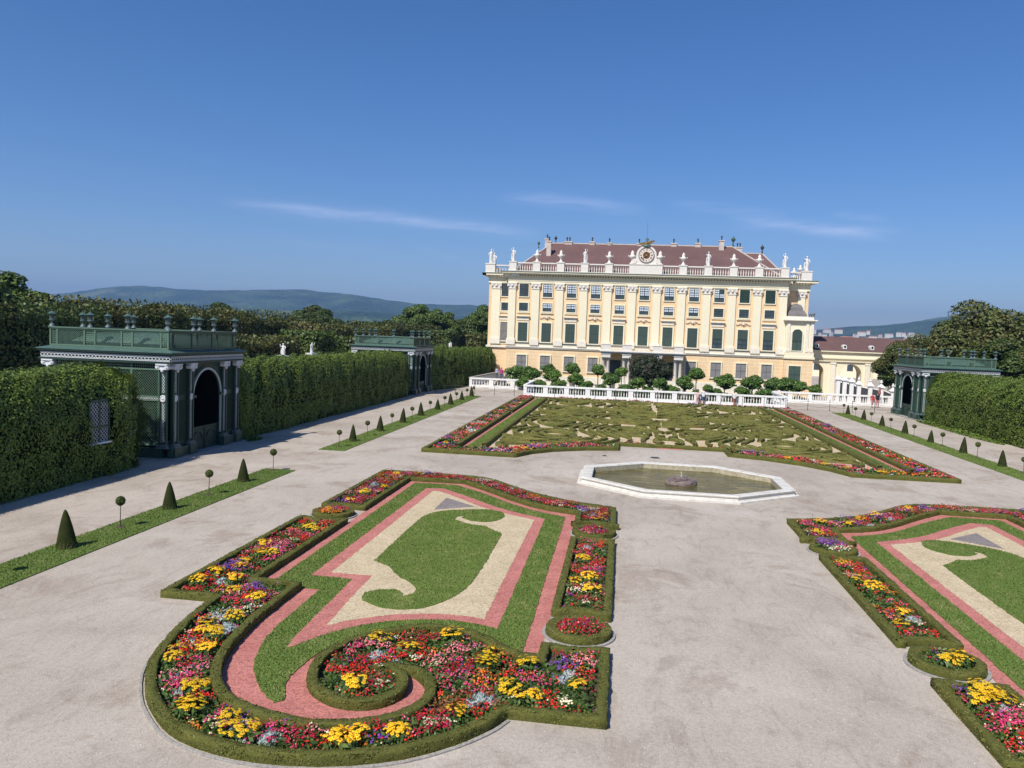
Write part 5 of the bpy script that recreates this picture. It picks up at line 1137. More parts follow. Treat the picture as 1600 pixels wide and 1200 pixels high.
# clock
mb = MB(); pts = [(-2.15,18.8),(-2.0,19.0),(-1.62,19.3),(-1.5,19.9)]+[(1.5*math.cos(R(a)), 20.15+1.42*math.sin(R(a))) for a in range(170,5,-12)]+[(1.5,19.9),(1.62,19.3),(2.0,19.0),(2.15,18.8)]
n = len(pts); mb.add([(p[0],-.25,p[1]) for p in pts]+[(p[0],.45,p[1]) for p in pts], [tuple(range(n)), tuple(n+i for i in reversed(range(n)))]+[(i,n+i,n+(i+1)%n,(i+1)%n) for i in range(n)])
for sg in (-1,1): mb.lathe((sg*1.75,-.1,19.25), [(.36,-.25),(.36,.25)], 12, 'y')
ck = mb.build('clock_gable', M['chalk'], pal)
ring = MB(); q = [(1.12*math.cos(R(a)), 20.14+1.12*math.sin(R(a))) for a in range(0,361,15)]
for i in range(24): ring.bar((q[i][0],-.3,q[i][1]), (q[i+1][0],-.3,q[i+1][1]), .12, .12)
ring.build('clock_rim', M['leadgrey'], ck)
mb = MB(); mb.lathe((0,-.25,20.14), [(1.08,0),(1.08,.06)], 28, 'y'); mb.build('clock_face', M['clockface'], ck)
mb = MB(); mb.lathe((0,-.31,20.14), [(.52,0),(.52,.03)], 20, 'y'); mb.build('clock_centre', M['clockdark'], ck)
mb = MB()
ROM = ['XII','I','II','III','IIII','V','VI','VII','VIII','IX','X','XI']
for k in range(12):
    a = R(90-30*k); r = .80; cx, cz = r*math.cos(a), 20.14+r*math.sin(a); tx, tz = math.sin(a), -math.cos(a); ux, uz = math.cos(a), math.sin(a)
    s = ROM[k]; W_ = {'I':.07,'V':.13,'X':.14}; tw_ = sum(W_[c] for c in s); p = -tw_/2
    for c in s:
        w_ = W_[c]; m_ = p+w_/2; g = lambda u, v: (cx+tx*u+ux*v, -.335, cz+tz*u+uz*v)
        if c == 'I': mb.bar(g(m_,-.12), g(m_,.12), .03, .02)
        elif c == 'V': mb.bar(g(m_-.045,.12), g(m_,-.12), .03, .02); mb.bar(g(m_+.045,.12), g(m_,-.12), .022, .02)
        else: mb.bar(g(m_-.045,.12), g(m_+.045,-.12), .03, .02); mb.bar(g(m_+.045,.12), g(m_-.045,-.12), .022, .02)
        p += w_
mb.build('clock_numerals', M['iron'], ck)
mb = MB(); mb.bar((-.62,-.37,19.62),(.5,-.37,20.56),.09,.03); mb.bar((.0,-.39,20.14),(.28,-.39,19.86),.11,.03); mb.lathe((0,-.38,20.14), [(.1,0),(.1,.04)], 10, 'y'); mb.build('clock_hands', M['gold'], ck)
# eagle over the clock
mb = MB(); mb.tube([(0,.1,21.5),(0,.05,21.75),(.0,-.05,22.1),(0,-.15,22.35),(0,-.35,22.4)], [.12,.26,.22,.11,.04], 8)
for sg, up in ((-1,-.35),(1,.25)):
    vs = [(0,.05,22.2),(sg*.5,.05,22.35+up*.4),(sg*1.5,.1,22.35+up*.9),(sg*1.3,.15,22.05+up*.7),(sg*.8,.12,21.85+up*.2),(sg*.2,.08,21.7)]
    vs2 = [(x,y+.08,z) for x, y, z in vs]; m_ = len(vs); mb.add(vs+vs2, [tuple(range(m_)), tuple(m_+i for i in reversed(range(m_)))]+[(i,(i+1)%m_,m_+(i+1)%m_,m_+i) for i in range(m_)])
mb.v = [(x*.78, y, 21.5+(z-21.5)*.85) for x, y, z in mb.v]; mb.build('eagle', M['bronzegold'], pal)
mb = MB(); mb.lathe((0,.1,21.5), [(.75,0),(.7,.12),(.3,.3),(.1,.35)], 12); mb.lathe((0,.15,22.4), [(.28,0),(.2,.25),(.03,.4)], 10); mb.tube([(0,.3,22.7),(0,.3,25.2)], .015, 4); mb.build('crest_base', M['copper'], pal)
# roofs
mb = MB(); e = 17.4; rz = 22.85
mb.add([(-20.4,1.0,e),(20.2,1.0,e),(20.2,19.4,e),(-20.4,19.4,e),(-15.1,10.0,rz),(13.75,10.0,rz)], [(0,1,5,4),(1,2,5),(2,3,4,5),(3,0,4)]); r1 = mb.build('roof', M['roof'], pal)
mb = MB(); mb.bar((-15.1,10,rz+.02),(13.75,10,rz+.02),.3,.16); mb.bar((13.75,10,rz+.02),(20.2,1.0,e+.04),.22,.12); mb.bar((-15.1,10,rz+.02),(-20.4,1.0,e+.04),.22,.12); mb.build('ridge_tiles', M['chimney'], r1)
mb = MB(); mb.add([(8,14,17.2),(24.6,14,17.2),(24.6,30,17.2),(8,30,17.2),(15.0,22,23.2),(20.3,22,23.2)], [(0,1,5,4),(1,2,5),(2,3,4,5),(3,0,4)]); r2 = mb.build('roof', M['roof'], pal)
mb = MB(); mb.bar((15,22,23.22),(20.3,22,23.22),.25,.16); mb.bar((20.3,22,23.22),(24.6,14,17.24),.2,.12); mb.build('ridge_tiles', M['chimney'], r2)
def chimney(x, y, z0, z1, w, d, pots=1, r=r1):
    w *= .8; d *= .8; z1 -= .15; mb = MB(); lb(mb,x-w/2,y-d/2,z0,x+w/2,y+d/2,z1); lb(mb,x-w/2-.08,y-d/2-.08,z1-.2,x+w/2+.08,y+d/2+.08,z1-.05); c = mb.build('chimney', M['chimney'], r)
    for k in range(pots):
        mb = MB(); u = x+(k-(pots-1)/2)*.45; mb.lathe((u,y,z1), [(.11,0),(.09,.35),(.12,.38),(.12,.45),(.14,.62),(.03,.72)], 8); mb.build('chimney_pot', M['iron'], c)
chimney(-15.3,6.2,19.0,22.9,.9,.9,1); chimney(-15.9,9,21,23.6,.85,1.0,1); chimney(-12.5,10,22.2,23.35,1.5,.8,2); chimney(-8.6,10,22.2,23.4,1.0,.8,1); chimney(-5.8,10,22.2,23.3,.8,.7,1); chimney(-1.0,10,22.4,23.3,.9,.8,1); chimney(2.6+1.9,10,22.2,23.4,1.1,.8,1); chimney(6.9+1.4,10,22.2,23.5,1.1,.8,1); chimney(11.9,9.2,21.8,23.9,.95,.9,1); chimney(16.3,22,22.6,24.4,1.4,.9,2,r2)
for x, y, z, m_, s in ((-17.4,10,22.0,'copper',1.),(-14.6,10,22.8,'iron',1.1),(13.8,10,22.8,'copper',1.5),(20.3,22,23.1,'iron',1.4)):
    mb = MB(); mb.lathe((x,y,z), [(.12*s,0),(.1*s,.3*s),(.05*s,.5*s),(.20*s,.7*s),(.24*s,.85*s),(.12*s,1.0*s),(.08*s,1.05*s),(.02,1.2*s)], 10); mb.build('roof_finial', M[m_], r1 if y < 20 else r2)
# statues and urns standing on the roof parapet (things of their own)
def urn_mesh():
    mb = MB(); mb.lathe((0,0,0), [(.40,0),(.38,.12),(.22,.25),(.13,.5),(.14,.62),(.40,.85),(.50,1.05),(.50,1.2),(.30,1.3),(.24,1.45),(.28,1.6),(.20,1.8),(.06,1.98),(.02,2.05)], 12)
    for sg in (-1,1): mb.tube([(sg*.48,0,1.15),(sg*.62,0,1.3),(sg*.52,0,1.0)], .07, 5)
    return mesh_of(mb.build('stone_urn', M['chalk'], None, True))
def statue_mesh(seed, s=1.):
    """draped standing figure on a small base"""
    g = random.Random(seed); sg = 1 if seed % 2 else -1; n = 12; vs = []; fs = []
    prof = [(.30,.22,0,0),(.29,.22,.12,0),(.23,.18,.25,.0),(.25,.2,.5,.02),(.22,.18,.9,.04),(.24,.18,1.1,.03),(.18,.14,1.3,.0),(.24,.15,1.55,-.03),(.22,.13,1.68,-.03),(.07,.07,1.74,-.02),(.06,.06,1.8,-.02),(.11,.12,1.88,-.02),(.125,.13,1.98,-.03),(.07,.08,2.1,-.03)]
    for a_, b_, z, dx in prof:
        for k in range(n): t = 2*math.pi*k/n; f = 1+.08*math.sin(5*t+z*3) if z < 1.2 else 1; vs.append((a_*f*math.cos(t)+dx*sg, b_*f*math.sin(t), z))
    for j in range(len(prof)-1):
        for k in range(n): fs.append((j*n+k, j*n+(k+1)%n, (j+1)*n+(k+1)%n, (j+1)*n+k))
    fs.append(tuple((len(prof)-1)*n+k for k in range(n))); fs.append(tuple(reversed(range(n))))
    mb = MB(); mb.add(vs, fs)
    mb.tube([(sg*.2,0,1.6),(sg*.36,-.08,1.35),(sg*.30,-.24,1.15)], [.08,.07,.05], 7); mb.tube([(-sg*.22,0,1.6),(-sg*.42,-.1,1.5+g.uniform(-.1,.3)),(-sg*.36,-.22,1.75+g.uniform(-.4,.3))], [.08,.065,.05], 7)
    mb.tube([(-sg*.2,.05,1.6),(-sg*.3,.12,1.1),(-sg*.33,.1,.5),(-sg*.28,.0,.1)], [.07,.1,.11,.1], 6)
    mb.xf(Matrix.Scale(s, 4)); return mesh_of(mb.build('statue', M['statue'], None, True))
UR = urn_mesh(); ST = [statue_mesh(s) for s in range(1,4)]
ordn = {-5.5:'leftmost','x':''}
plan = {-5.5:'s',-4.5:'u',-3.5:'u',-2.5:'s',-1.5:'u',1.5:'u',2.5:'s',3.5:'u',4.5:'u',5.5:'s'}
where = {-5.5:'at the left end of the main front',-4.5:'one pedestal from the left end of the main front',-3.5:'two pedestals from the left end of the main front',-2.5:'midway between the clock and the left end',-1.5:'on the first pedestal left of the clock gable',1.5:'on the first pedestal right of the clock gable',2.5:'midway between the clock and the right end',3.5:'two pedestals from the right end of the main front',4.5:'one pedestal from the right end of the main front',5.5:'at the right end of the main front'}
i = 0
for k, t in plan.items():
    if t == 'u': o = link('stone_urn', UR, None, (PX+k*BAY, PY, 18.80)); o.scale = (.88,.88,.92); tag(o, 'pale stone urn on the palace parapet, %s' % where[k].replace('of the main front','of the front').replace('on the first','first'), 'urn', 'urns on the palace parapet')
    else: o = link('statue', ST[i % 3], None, (PX+k*BAY, PY, 18.80)); i += 1; o.scale = (.88,.88,1.0); tag(o, 'white draped statue on the palace roof parapet, %s' % where[k], 'statue', 'statues on the palace parapet')
for sx, w_ in ((-2.05,'left'),(2.05,'right')):
    o = link('stone_urn', UR, None, (PX+sx, PY-.05, 18.81)); tag(o, 'pale stone urn standing close against the %s side of the clock gable' % w_, 'urn', 'urns on the palace parapet')
for x, y, t, l in ((-23.9,1.9,1,'white statue on the far left corner pedestal of the palace roof'),(-23.9,5.2,0,'white statue behind the far left corner of the palace roof'),(23.6,2.1,2,'white statue on the far right corner pedestal of the palace roof')):
    o = link('statue', ST[t], None, (PX+x, PY+y, 18.57 if y < 3 else 18.38)); o.scale = (1.05,)*3; tag(o, l, 'statue', 'statues on the palace parapet')
for x, y, l in ((23.6,6.5,'pale urn on the right side parapet of the palace roof, nearer'),(23.6,11.,'pale urn on the right side parapet of the palace roof, farther')):
    o = link('stone_urn', UR, None, (PX+x, PY+y, 18.38)); o.scale = (.75,)*3; tag(o, l, 'urn', 'urns on the palace parapet')

# ------------------------------------------------------------ annex with arched window, and the arcade wing
an = empty('palace_annex', (25.3, 119.0, 0), 0, 'small cream corner pavilion with arched green window and dark dome roof beside the palace', 'annex')
mb = MB(); lb(mb,-1.95,0,0,2.1,6,5.75); mb.build('ground_floor_wall', M['rustic'], an)
mb = MB(); lb(mb,-1.9,.05,5.75,1.85,5,10.95); lb(mb,-2.05,-.2,5.55,2.3,6.1,5.86); lb(mb,-1.95,-.1,5.86,2.15,6,6.55); mb.build('upper_wall', M['cream'], an)
mb = MB(); lb(mb,-2.1,-.3,10.95,2.1,5.3,11.12); lb(mb,-2.3,-.5,11.12,2.35,5.5,11.3); lb(mb,-1.9,0,11.3,1.9,5,11.75); mb.build('cornice', M['cream2'], an)
mb = MB(); n = 6; vs = []; fs = []
for j in range(n+1):
    t = j/n; k = [1.,.96,.82,.66,.62,.45,.12][j]; z = 11.75+[0,.35,.75,.95,1.35,1.75,1.95][j]
    for sx, sy in ((-1,-1),(1,-1),(1,1),(-1,1)): vs.append((-.35+sx*1.35*k, 2.2+sy*1.9*k, z))
for j in range(n):
    for k in range(4): fs.append((j*4+k, j*4+(k+1)%4, (j+1)*4+(k+1)%4, (j+1)*4+k))
fs.append((n*4,n*4+1,n*4+2,n*4+3)); mb.add(vs, fs); mb.build('dome_roof', M['leadgrey'], an)
for x in (-1.55,1.1,1.75):
    mb = MB(); lb(mb,x-.2,-.12,6.56,x+.2,.05,10.7); lb(mb,x-.26,-.18,10.7,x+.26,.05,10.94); lb(mb,x-.25,-.16,6.56,x+.25,.05,7.0); mb.build('pilaster', M['cream2'], an)
mb = MB(); A_ = [(-.78,6.7),(.78,6.7)]+[(.78*math.cos(R(a)), 9.15+.78*math.sin(R(a))) for a in range(0,181,15)]
def slab(mb, pts, y0, y1):
    n = len(pts); mb.add([(p[0],y0,p[1]) for p in pts]+[(p[0],y1,p[1]) for p in pts], [tuple(range(n)), tuple(n+i for i in reversed(range(n)))]+[(i,n+i,n+(i+1)%n,(i+1)%n) for i in range(n)])
slab(mb, [(x-.3,z) for x, z in A_], -.02, .1); w_ = mb.build('arched_window', M['shutter'], an)
mb = MB()
for i in range(len(A_)): p, q = A_[i], A_[(i+1) % len(A_)]; mb.bar((p[0]-.3,-.05,p[1]), (q[0]-.3,-.05,q[1]), .16, .12)
mb.build('frame', M['cream2'], w_)
mb = MB(); lb(mb,-1.06,-.06,8.05,.46,-.02,8.12); lb(mb,-.33,-.06,6.7,-.27,-.02,8.1)
zz = 8.2
while zz < 9.7: lb(mb,-.95,-.04,zz,.35,-.021,zz+.03); zz += .14
mb.build('shutter_bars', M['shutterD'], w_)
mb = MB(); lb(mb,-1.25,-.06,.9,.45,.0,4.5); w2 = mb.build('window', M['shutter'], an); mb = MB(); surround(mb, -.4, 0, .9, 4.5, 1.7, .12, .12); mb.build('frame', M['cream'], w2); mb = MB(); lb(mb,-.43,-.09,.9,-.37,-.06,4.5); lb(mb,-1.25,-.09,3.2,.45,-.06,3.27); mb.build('sash', M['shutterD'], w2)
mb = MB()
for k in range(3): mb.tube([(1.3+.3*k,.1,11.7),(1.25+.32*k,.0,12.0+.1*k),(1.4+.3*k,-.15,12.2)], [.16,.14,.07], 6)
mb.build('roof_sculpture', M['leadgrey'], an)
wing = empty('arcade_wing', (33.0, 123.2, 0), 0, 'low cream arcade wing with open arches and brown roof to the right of the palace', 'arcade')
YW = 2.6
ops = [(-4.35,1.35),(.95,1.5),(5.6,1.5),(10.2,1.5)]; x = -6.6; body = MB(); edges = [-6.6]
for c, r in ops: edges += [c-r, c+r]
edges.append(14.5)
for i in range(0, len(edges), 2): lb(body, edges[i], 0, 0, edges[i+1], YW, 5.2)
for c, r in ops:
    n = 12; zs = 5.0-r
    for k in range(n):
        a0, a1 = math.pi*k/n, math.pi*(k+1)/n; u0, u1 = c+r*math.cos(a0), c+r*math.cos(a1); z0, z1 = zs+r*math.sin(a0), zs+r*math.sin(a1)
        body.add([(u0,0,z0),(u1,0,z1),(u1,0,5.2),(u0,0,5.2),(u0,YW,z0),(u1,YW,z1),(u1,YW,5.2),(u0,YW,5.2)], [(0,3,2,1),(4,5,6,7),(0,1,5,4)])
body.build('arcade_wall', M['cream'], wing)
mb = MB(); lb(mb,-6.65,-.05,5.201,14.5,YW+.1,5.9); lb(mb,-6.7,-.25,5.3,14.5,YW+.2,5.42); lb(mb,-6.7,-.3,5.75,14.5,YW+.25,5.95); lb(mb,-6.65,-.1,5.95,14.5,YW,6.75); lb(mb,-6.75,-.45,6.75,14.5,YW+.4,6.95); mb.build('entablature', M['cream'], wing)
for c in (-6.25,-1.7,3.25,7.9):
    mb = MB(); lb(mb,c-.35,-.22,0,c+.35,0,4.9); lb(mb,c-.42,-.28,4.9,c+.42,0,5.2); mb.build('pier_pilaster', M['cream2'], wing)
mb = MB(); mb.add([(-6.7,-.5,6.96),(14.6,-.5,6.96),(14.6,YW+8,6.96),(-6.7,YW+8,6.96),(-6.7,5.6,9.1),(14.6,5.6,9.1)], [(0,1,5,4),(2,3,4,5),(0,4,3),(1,2,5)]); rf = mb.build('roof', M['roof'], wing)
for c in (-4.1,-.1,3.8):
    mb = MB(); slab(mb, [(c-.26,7.25),(c+.26,7.25)]+[(c+.26*math.cos(R(a)), 7.65+.26*math.sin(R(a))) for a in range(0,181,30)], .1, 1.3); d = mb.build('dormer', M['white'], rf)
    mb = MB(); lb(mb,c-.13,.07,7.42,c+.13,.1,7.75); mb.build('pane', M['black'], d)
# wall with bright courtyard building seen through the arches
cb = empty('courtyard_building', (50,205,0), 0, 'pale yellow building across the courtyard, seen through the arcade openings', 'building')
mb = MB(); lb(mb,-16,0,0,20,8,5.5); mb.build('wall', M['cream'], cb); mb = MB(); mb.add([(-16.4,-.4,5.51),(20.4,-.4,5.51),(20.4,8.4,5.51),(-16.4,8.4,5.51),(-14,4,7.6),(18,4,7.6)], [(0,1,5,4),(1,2,5),(2,3,4,5),(3,0,4)]); mb.build('roof', M['roof'], cb)
for k in range(9):
    mb = MB(); lb(mb,-14.5+k*4,-.03,1.6,-13.1+k*4,.0,4.2); mb.build('window', M['glass'], cb)
# garden stairs rail with urn posts
sr = empty('stair_balustrade', (31.5,113,0), 0, 'row of white stone posts with pyramid caps and vases, dark panels between, below the arcade', 'stair rail')
SP = [(-2.0,3.05,0),(-1.2,2.95,0),(-.35,2.8,0),(.55,2.5,1),(1.95,2.35,1),(3.3,2.2,1),(4.75,1.8,1),(6.2,1.6,1),(7.6,1.25,1)]
for i, (x, z, v) in enumerate(SP):
    y = -.25*i; mb = MB(); mb.cbox(x,y,0,.52,.52,z); mb.add([(x-.42,y-.42,z),(x+.42,y-.42,z),(x+.42,y+.42,z),(x-.42,y+.42,z),(x-.42,y-.42,z+.08),(x+.42,y-.42,z+.08),(x+.42,y+.42,z+.08),(x-.42,y+.42,z+.08),(x-.08,y-.08,z+.5),(x+.08,y-.08,z+.5),(x+.08,y+.08,z+.5),(x-.08,y+.08,z+.5)], [(3,2,1,0),(0,1,5,4),(1,2,6,5),(2,3,7,6),(3,0,4,7),(4,5,9,8),(5,6,10,9),(6,7,11,10),(7,4,8,11),(8,9,10,11)])
    p = mb.build('post', M['white'], sr); mb = MB(); mb.lathe((x,y,z+.45), [(.12,0),(.07,.08),(.18,.22),(.2,.34),(.1,.42),(.15,.52),(.04,.62)] if v else [(.1,0),(.14,.1),(.04,.22)], 8); mb.build('vase', M['white'], p)
    if i < len(SP)-1:
        x2, z2, _ = SP[i+1]; mb = MB(); mb.add([(x+.26,y-.06,.3),(x2-.26,y-.31,.3),(x2-.26,y-.31,z2-.35),(x+.26,y-.06,z-.35),(x+.26,y+.06,.3),(x2-.26,y-.19,.3),(x2-.26,y-.19,z2-.35),(x+.26,y+.06,z-.35)], [(0,1,2,3),(4,7,6,5),(0,4,5,1),(1,5,6,2),(2,6,7,3),(3,7,4,0)]); mb.build('panel', M['iron'], sr)
        mb = MB(); mb.bar((x+.26,y,z-.28),(x2-.26,y-.25,z2-.28),.3,.14); mb.build('rail', M['white'], sr)
# ============================================================ trees
def tree_meshes(seed, h, r, trunk_h, leaf, n, mat, squash=1., clumps=34, core=True, trunk_r=.3, cr=(.20,.36), kk=(.45,.86)):
    g = np.random.default_rng(seed); ch = h-trunk_h; cz = trunk_h+ch/2; cent = []; 
    while len(cent) < clumps:
        v = g.normal(0,1,3); v /= np.linalg.norm(v); k = g.uniform(*kk)
        z = v[2]; w = 1. if z < .2 else (1-.35*(z-.2)); cent.append((v[0]*r*k*w, v[1]*r*k*w, cz+z*ch/2*k, r*g.uniform(*cr)))
    cent = np.array(cent); i = g.integers(0, clumps, n); N = g.normal(0,1,(n,3)); N /= np.linalg.norm(N, axis=1)[:,None]
    N[:,2] = np.where(N[:,2] < -.3, -N[:,2], N[:,2]); rr = cent[i,3]*(.72+.38*g.random(n)**.6)
    P = cent[i,:3]+N*rr[:,None]*[1,1,.8]; P[:,2] = np.maximum(P[:,2], trunk_h*.75)
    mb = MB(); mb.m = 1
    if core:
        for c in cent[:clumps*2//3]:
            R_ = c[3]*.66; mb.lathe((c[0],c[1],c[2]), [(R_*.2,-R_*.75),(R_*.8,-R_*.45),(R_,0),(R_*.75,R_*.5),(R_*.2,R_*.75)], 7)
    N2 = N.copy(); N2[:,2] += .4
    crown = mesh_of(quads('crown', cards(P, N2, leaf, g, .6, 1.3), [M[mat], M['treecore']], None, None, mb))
    tb = MB(); tb.tube([(0,0,0),(.03*h*.2,0,trunk_h*.6),(0,.02*h*.3,trunk_h*1.15),(0,0,cz)], [trunk_r*1.25,trunk_r,trunk_r*.8,trunk_r*.35], 8)
    for k in range(6):
        c = cent[(k*5) % clumps]; z0 = trunk_h*(.7+.1*k); tb.tube([(0,0,z0),(c[0]*.4,c[1]*.4,z0+(c[2]-z0)*.55),(c[0]*.85,c[1]*.85,c[2])], [trunk_r*.5,trunk_r*.32,trunk_r*.1], 6)
    return crown, mesh_of(tb.build('trunk', M['bark']))
def plant(name, proto, loc, s=1., rz=None, sz=None, label=None, cat='tree', group=None, extra=None):
    e = empty(name, loc, rnd.random()*6.28 if rz is None else rz, label, cat, group); e.scale = (s, s, sz or s); link('crown', proto[0], e); link('trunk', proto[1], e)
    if extra: link(extra[0], extra[1], e)
    return e
# citrus trees behind the middle balustrade
CT = [tree_meshes(20+k, 2.75, 1.05, 1.0, .15, 4200, 'citrus', clumps=26, trunk_r=.055, cr=(.34,.5), kk=(.3,.72)) for k in range(3)]
CB = [tree_meshes(30+k, 2.3, 1.3, .25, .15, 4600, 'citrus', clumps=28, trunk_r=.07, cr=(.34,.5), kk=(.3,.74)) for k in range(3)]
pt = MB(); pt.lathe((0,0,-.62), [(.32,0),(.38,.5),(.45,.62),(.45,.7),(.38,.7),(.34,.62)], 14); POT = mesh_of(pt.build('pot', M['whitepot'] if 'whitepot' in M else M['curb']))
def citrus(px_, kind, i, z, Y, label, s=1.):
    e = plant('citrus_tree', (CT if kind else CB)[i % 3], (px_, Y, z), s, None, None, label, 'citrus tree', 'round citrus trees behind the balustrade', ('pot', POT)); return e
for i, (x, Y, kind, s, z, l) in enumerate((
    (-14.6,108.5,0,1.15,.7,'rounded green shrub behind the left end of the balustrade, leftmost of the row'),(-12.6,108.0,0,1.1,.7,'rounded green shrub behind the left end of the balustrade, second of the row'),
    (-10.6,112,0,.85,1.6,'small round tree in front of the second ground floor window of the palace'),(-7.0,111,1,1.05,.95,'clipped citrus tree with bare stem in front of the third ground floor window'),
    (-9.5,107,0,1.0,.65,'round bright green bush just behind the balustrade, below the second ground floor window'),(-6.1,106,0,.95,.62,'round bright green bush just behind the balustrade, below the third ground floor window'),
    (-3.4,111,1,1.05,.9,'clipped citrus tree with bare stem left of the portico columns'),(-1.5,106,0,1.0,.62,'round bright green bush in front of the left portico columns'),
    (-.1,111,1,.95,1.05,'clipped citrus tree with bare stem between the left portico columns and the big dark bush'),(2.1,104.5,0,.85,.62,'round bright bush in front of the left half of the big dark bush'),
    (4.9,104.5,0,.85,.62,'round bright bush in front of the right half of the big dark bush'),(8.3,106,0,1.0,.62,'round bright green bush in front of the right portico columns'),
    (10.2,111,1,1.1,.85,'clipped citrus tree with bare stem right of the portico'),(11.2,104.5,0,.6,.60,'small low bush behind the balustrade beside two visitors'),
    (13.7,108,0,1.15,.7,'round citrus tree behind the balustrade, first to the right of the two visitors'),(15.4,105,0,.6,.6,'small low bush between two round citrus trees'),
    (17.3,108,0,1.15,.65,'round citrus tree in front of the last ground floor window but one'),(20.0,108.5,0,1.05,.7,'round bush in front of the last ground floor window of the main front'),
    (21.8,109.5,0,1.1,.7,'bushy green shrub at the right corner of the palace front'),(23.6,109.5,0,.95,.65,'bushy green shrub left of the green door window of the annex'),(25.8,110,0,.75,.62,'small round bush at the foot of the palace annex'),
    (-4.4,103.5,0,.55,.6,'small low bush behind the balustrade, left of the portico'),(-7.9,104,0,.5,.6,'tiny low bush behind the balustrade below the third ground floor window'))):
    citrus(x, kind, i, z, Y, l, s)
for i, (x, Y, s) in enumerate(((-8.4,105.5,.85),(-4.9,105.6,.8),(-2.6,105.4,.7),(.5,105.2,.8),(3.5,104.6,.7),(6.5,105.2,.85),(9.7,105.2,.6),(12.4,105.5,.75),(16.2,105.8,.8),(18.7,106,.9),(-11.2,106.2,.8),(-13.4,106.4,.9))):
    e = plant('citrus_bush', CB[i % 3], (x, Y, -.1), s, None, s*.9, 'low green bush filling the gaps right behind the middle balustrade', 'bush', 'low bushes right behind the balustrade')
BB = tree_meshes(51, 5.0, 3.1, .3, .19, 13000, 'darkleaf', clumps=50, trunk_r=.2, cr=(.26,.42), kk=(.35,.8)); plant('dark_yew', BB, (3.85,110.3,0), 1.1, 0, 1.12, 'big dark round evergreen bush in front of the palace portico', 'bush')
# large trees: five shapes reused
TP = {'A': [tree_meshes(60+k, 15, 6.0, 3.2, .33, 20000, 'treeA', clumps=48) for k in range(2)], 'B': [tree_meshes(70+k, 13, 5.2, 2.4, .32, 17000, 'treeB', clumps=44) for k in range(3)], 'C': [tree_meshes(80+k, 15, 6.2, 3.5, .34, 20000, 'treeC', clumps=50) for k in range(2)], 'H': [tree_meshes(90+k, 13.5, 7.6, 2.2, .30, 30000, 'chest', clumps=64) for k in range(2)]}
def tree(kind, i, x, y, s, sz, label, group=None):
    if x < -40 and y > 75 and not (kind == 'C' and y > 190): sz *= .80+.22*((i*.618)%1)
    return plant({'A':'dark_tree','B':'olive_tree','C':'tall_tree','H':'chestnut_tree'}[kind], TP[kind][i % len(TP[kind])], (x,y,0), s, None, sz, label, 'tree', group)
tree('H',0,2*AX+38.5,107,1.0,1.02,'big chestnut tree with browning leaves behind the right pavilion, tallest crown at the right')
tree('H',1,2*AX+49,101,.9,.88,'broad chestnut tree at the right edge of the picture')
tree('H',0,2*AX+33,116,.62,.70,'smaller chestnut tree in front of the arcade roof, left of the tallest crown')
tree('A',0,2*AX+32.0,118.5,.66,.50,'dark low tree between the arcade wing and the right pavilion')
tree('H',1,2*AX+43,118,.9,.86,'chestnut tree behind the tallest crown at the right')
tree('A',1,2*AX+37,97.5,.85,.60,'dark green tree just behind the ivy hedge at the right')
tree('H',0,2*AX+46,90,.8,.66,'chestnut crown above the right end of the ivy hedge')
tree('A',0,2*AX+55,110,1.,.95,'dark tree behind the broad chestnut at the right edge')
# left: clipped walls of trees and the wood behind the great parterre
def clipped_wall(x0, x1, y0, y1, h, mat, n, leaf, seed, label, rag=.5, group='clipped walls of trees across the great parterre'):
    g = np.random.default_rng(seed); mb = MB(); mb.m = 1; ins = .35; ny = max(2, int((y1-y0)/2.5)); 
    for k in range(ny): a, b = y0+ins+(y1-y0-2*ins)*k/ny, y0+ins+(y1-y0-2*ins)*(k+1)/ny; mb.box(x0+ins, a, 0, x1-ins, b-.01, h-ins-.6*g.random()*rag)
    Lx, Ly = x1-x0, y1-y0; A = np.array([Ly*h, Ly*h, Lx*h, Lx*h, Lx*Ly]); c = g.choice(5, n, p=A/A.sum()); u, v = g.random(n), g.random(n); X = np.where(c == 0, x0, np.where(c == 1, x1, x0+u*Lx)); Y = np.where(c < 2, y0+u*Ly, np.where(c == 2, y0, np.where(c == 3, y1, y0+v*Ly))); Z = np.where(c == 4, h, v*h)
    N = np.array([[-1,0,.2],[1,0,.2],[0,-1,.2],[0,1,.2],[0,0,1.]])[c]; b_ = (vnoise(X*1.+Z, Y+Z*.7, .35, seed)-.5)*1.3; P = np.column_stack([X,Y,Z])+N*(b_*np.where(c == 4, rag*1.6, .8)+g.normal(0,.12,n))[:,None]
    top = g.random(n) < .06; P[top,2] = h+g.random(top.sum())*rag*1.3; P[:,2] = np.maximum(P[:,2], .05)
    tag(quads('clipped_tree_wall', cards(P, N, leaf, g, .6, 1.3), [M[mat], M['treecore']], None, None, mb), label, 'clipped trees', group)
clipped_wall(-60,-47,38,66,7.7,'treeA',44000,.24,1,'tall dark clipped wall of trees at the left edge behind the near ivy hedge',.9)
clipped_wall(-62,-50,66.4,112,8.4,'treeB',46000,.26,2,'long clipped wall of trees with ragged olive top behind the near pavilion',1.)
clipped_wall(-44,-39.5,72,92,5.6,'treeB',12000,.30,3,'lower clipped green hedge block to the right of the near pavilion urns',.7)
clipped_wall(-44,-39,96,102,6.6,'treeC',6000,.30,4,'green clipped hedge pillar with flat lit face, left of the first two statues',.4)
clipped_wall(-58,-45.5,113,150,7.2,'treeB',30000,.30,5,'clipped wall of trees behind the white statues above the long ivy hedge',.9)
clipped_wall(-43,-38,108,131,5.9,'treeA',10000,.34,6,'dark clipped hedge between the second and the third statue',.4)
clipped_wall(-56,-46,152,200,8.2,'treeB',16000,.45,7,'distant clipped wall of trees behind the farther left pavilion',.8)
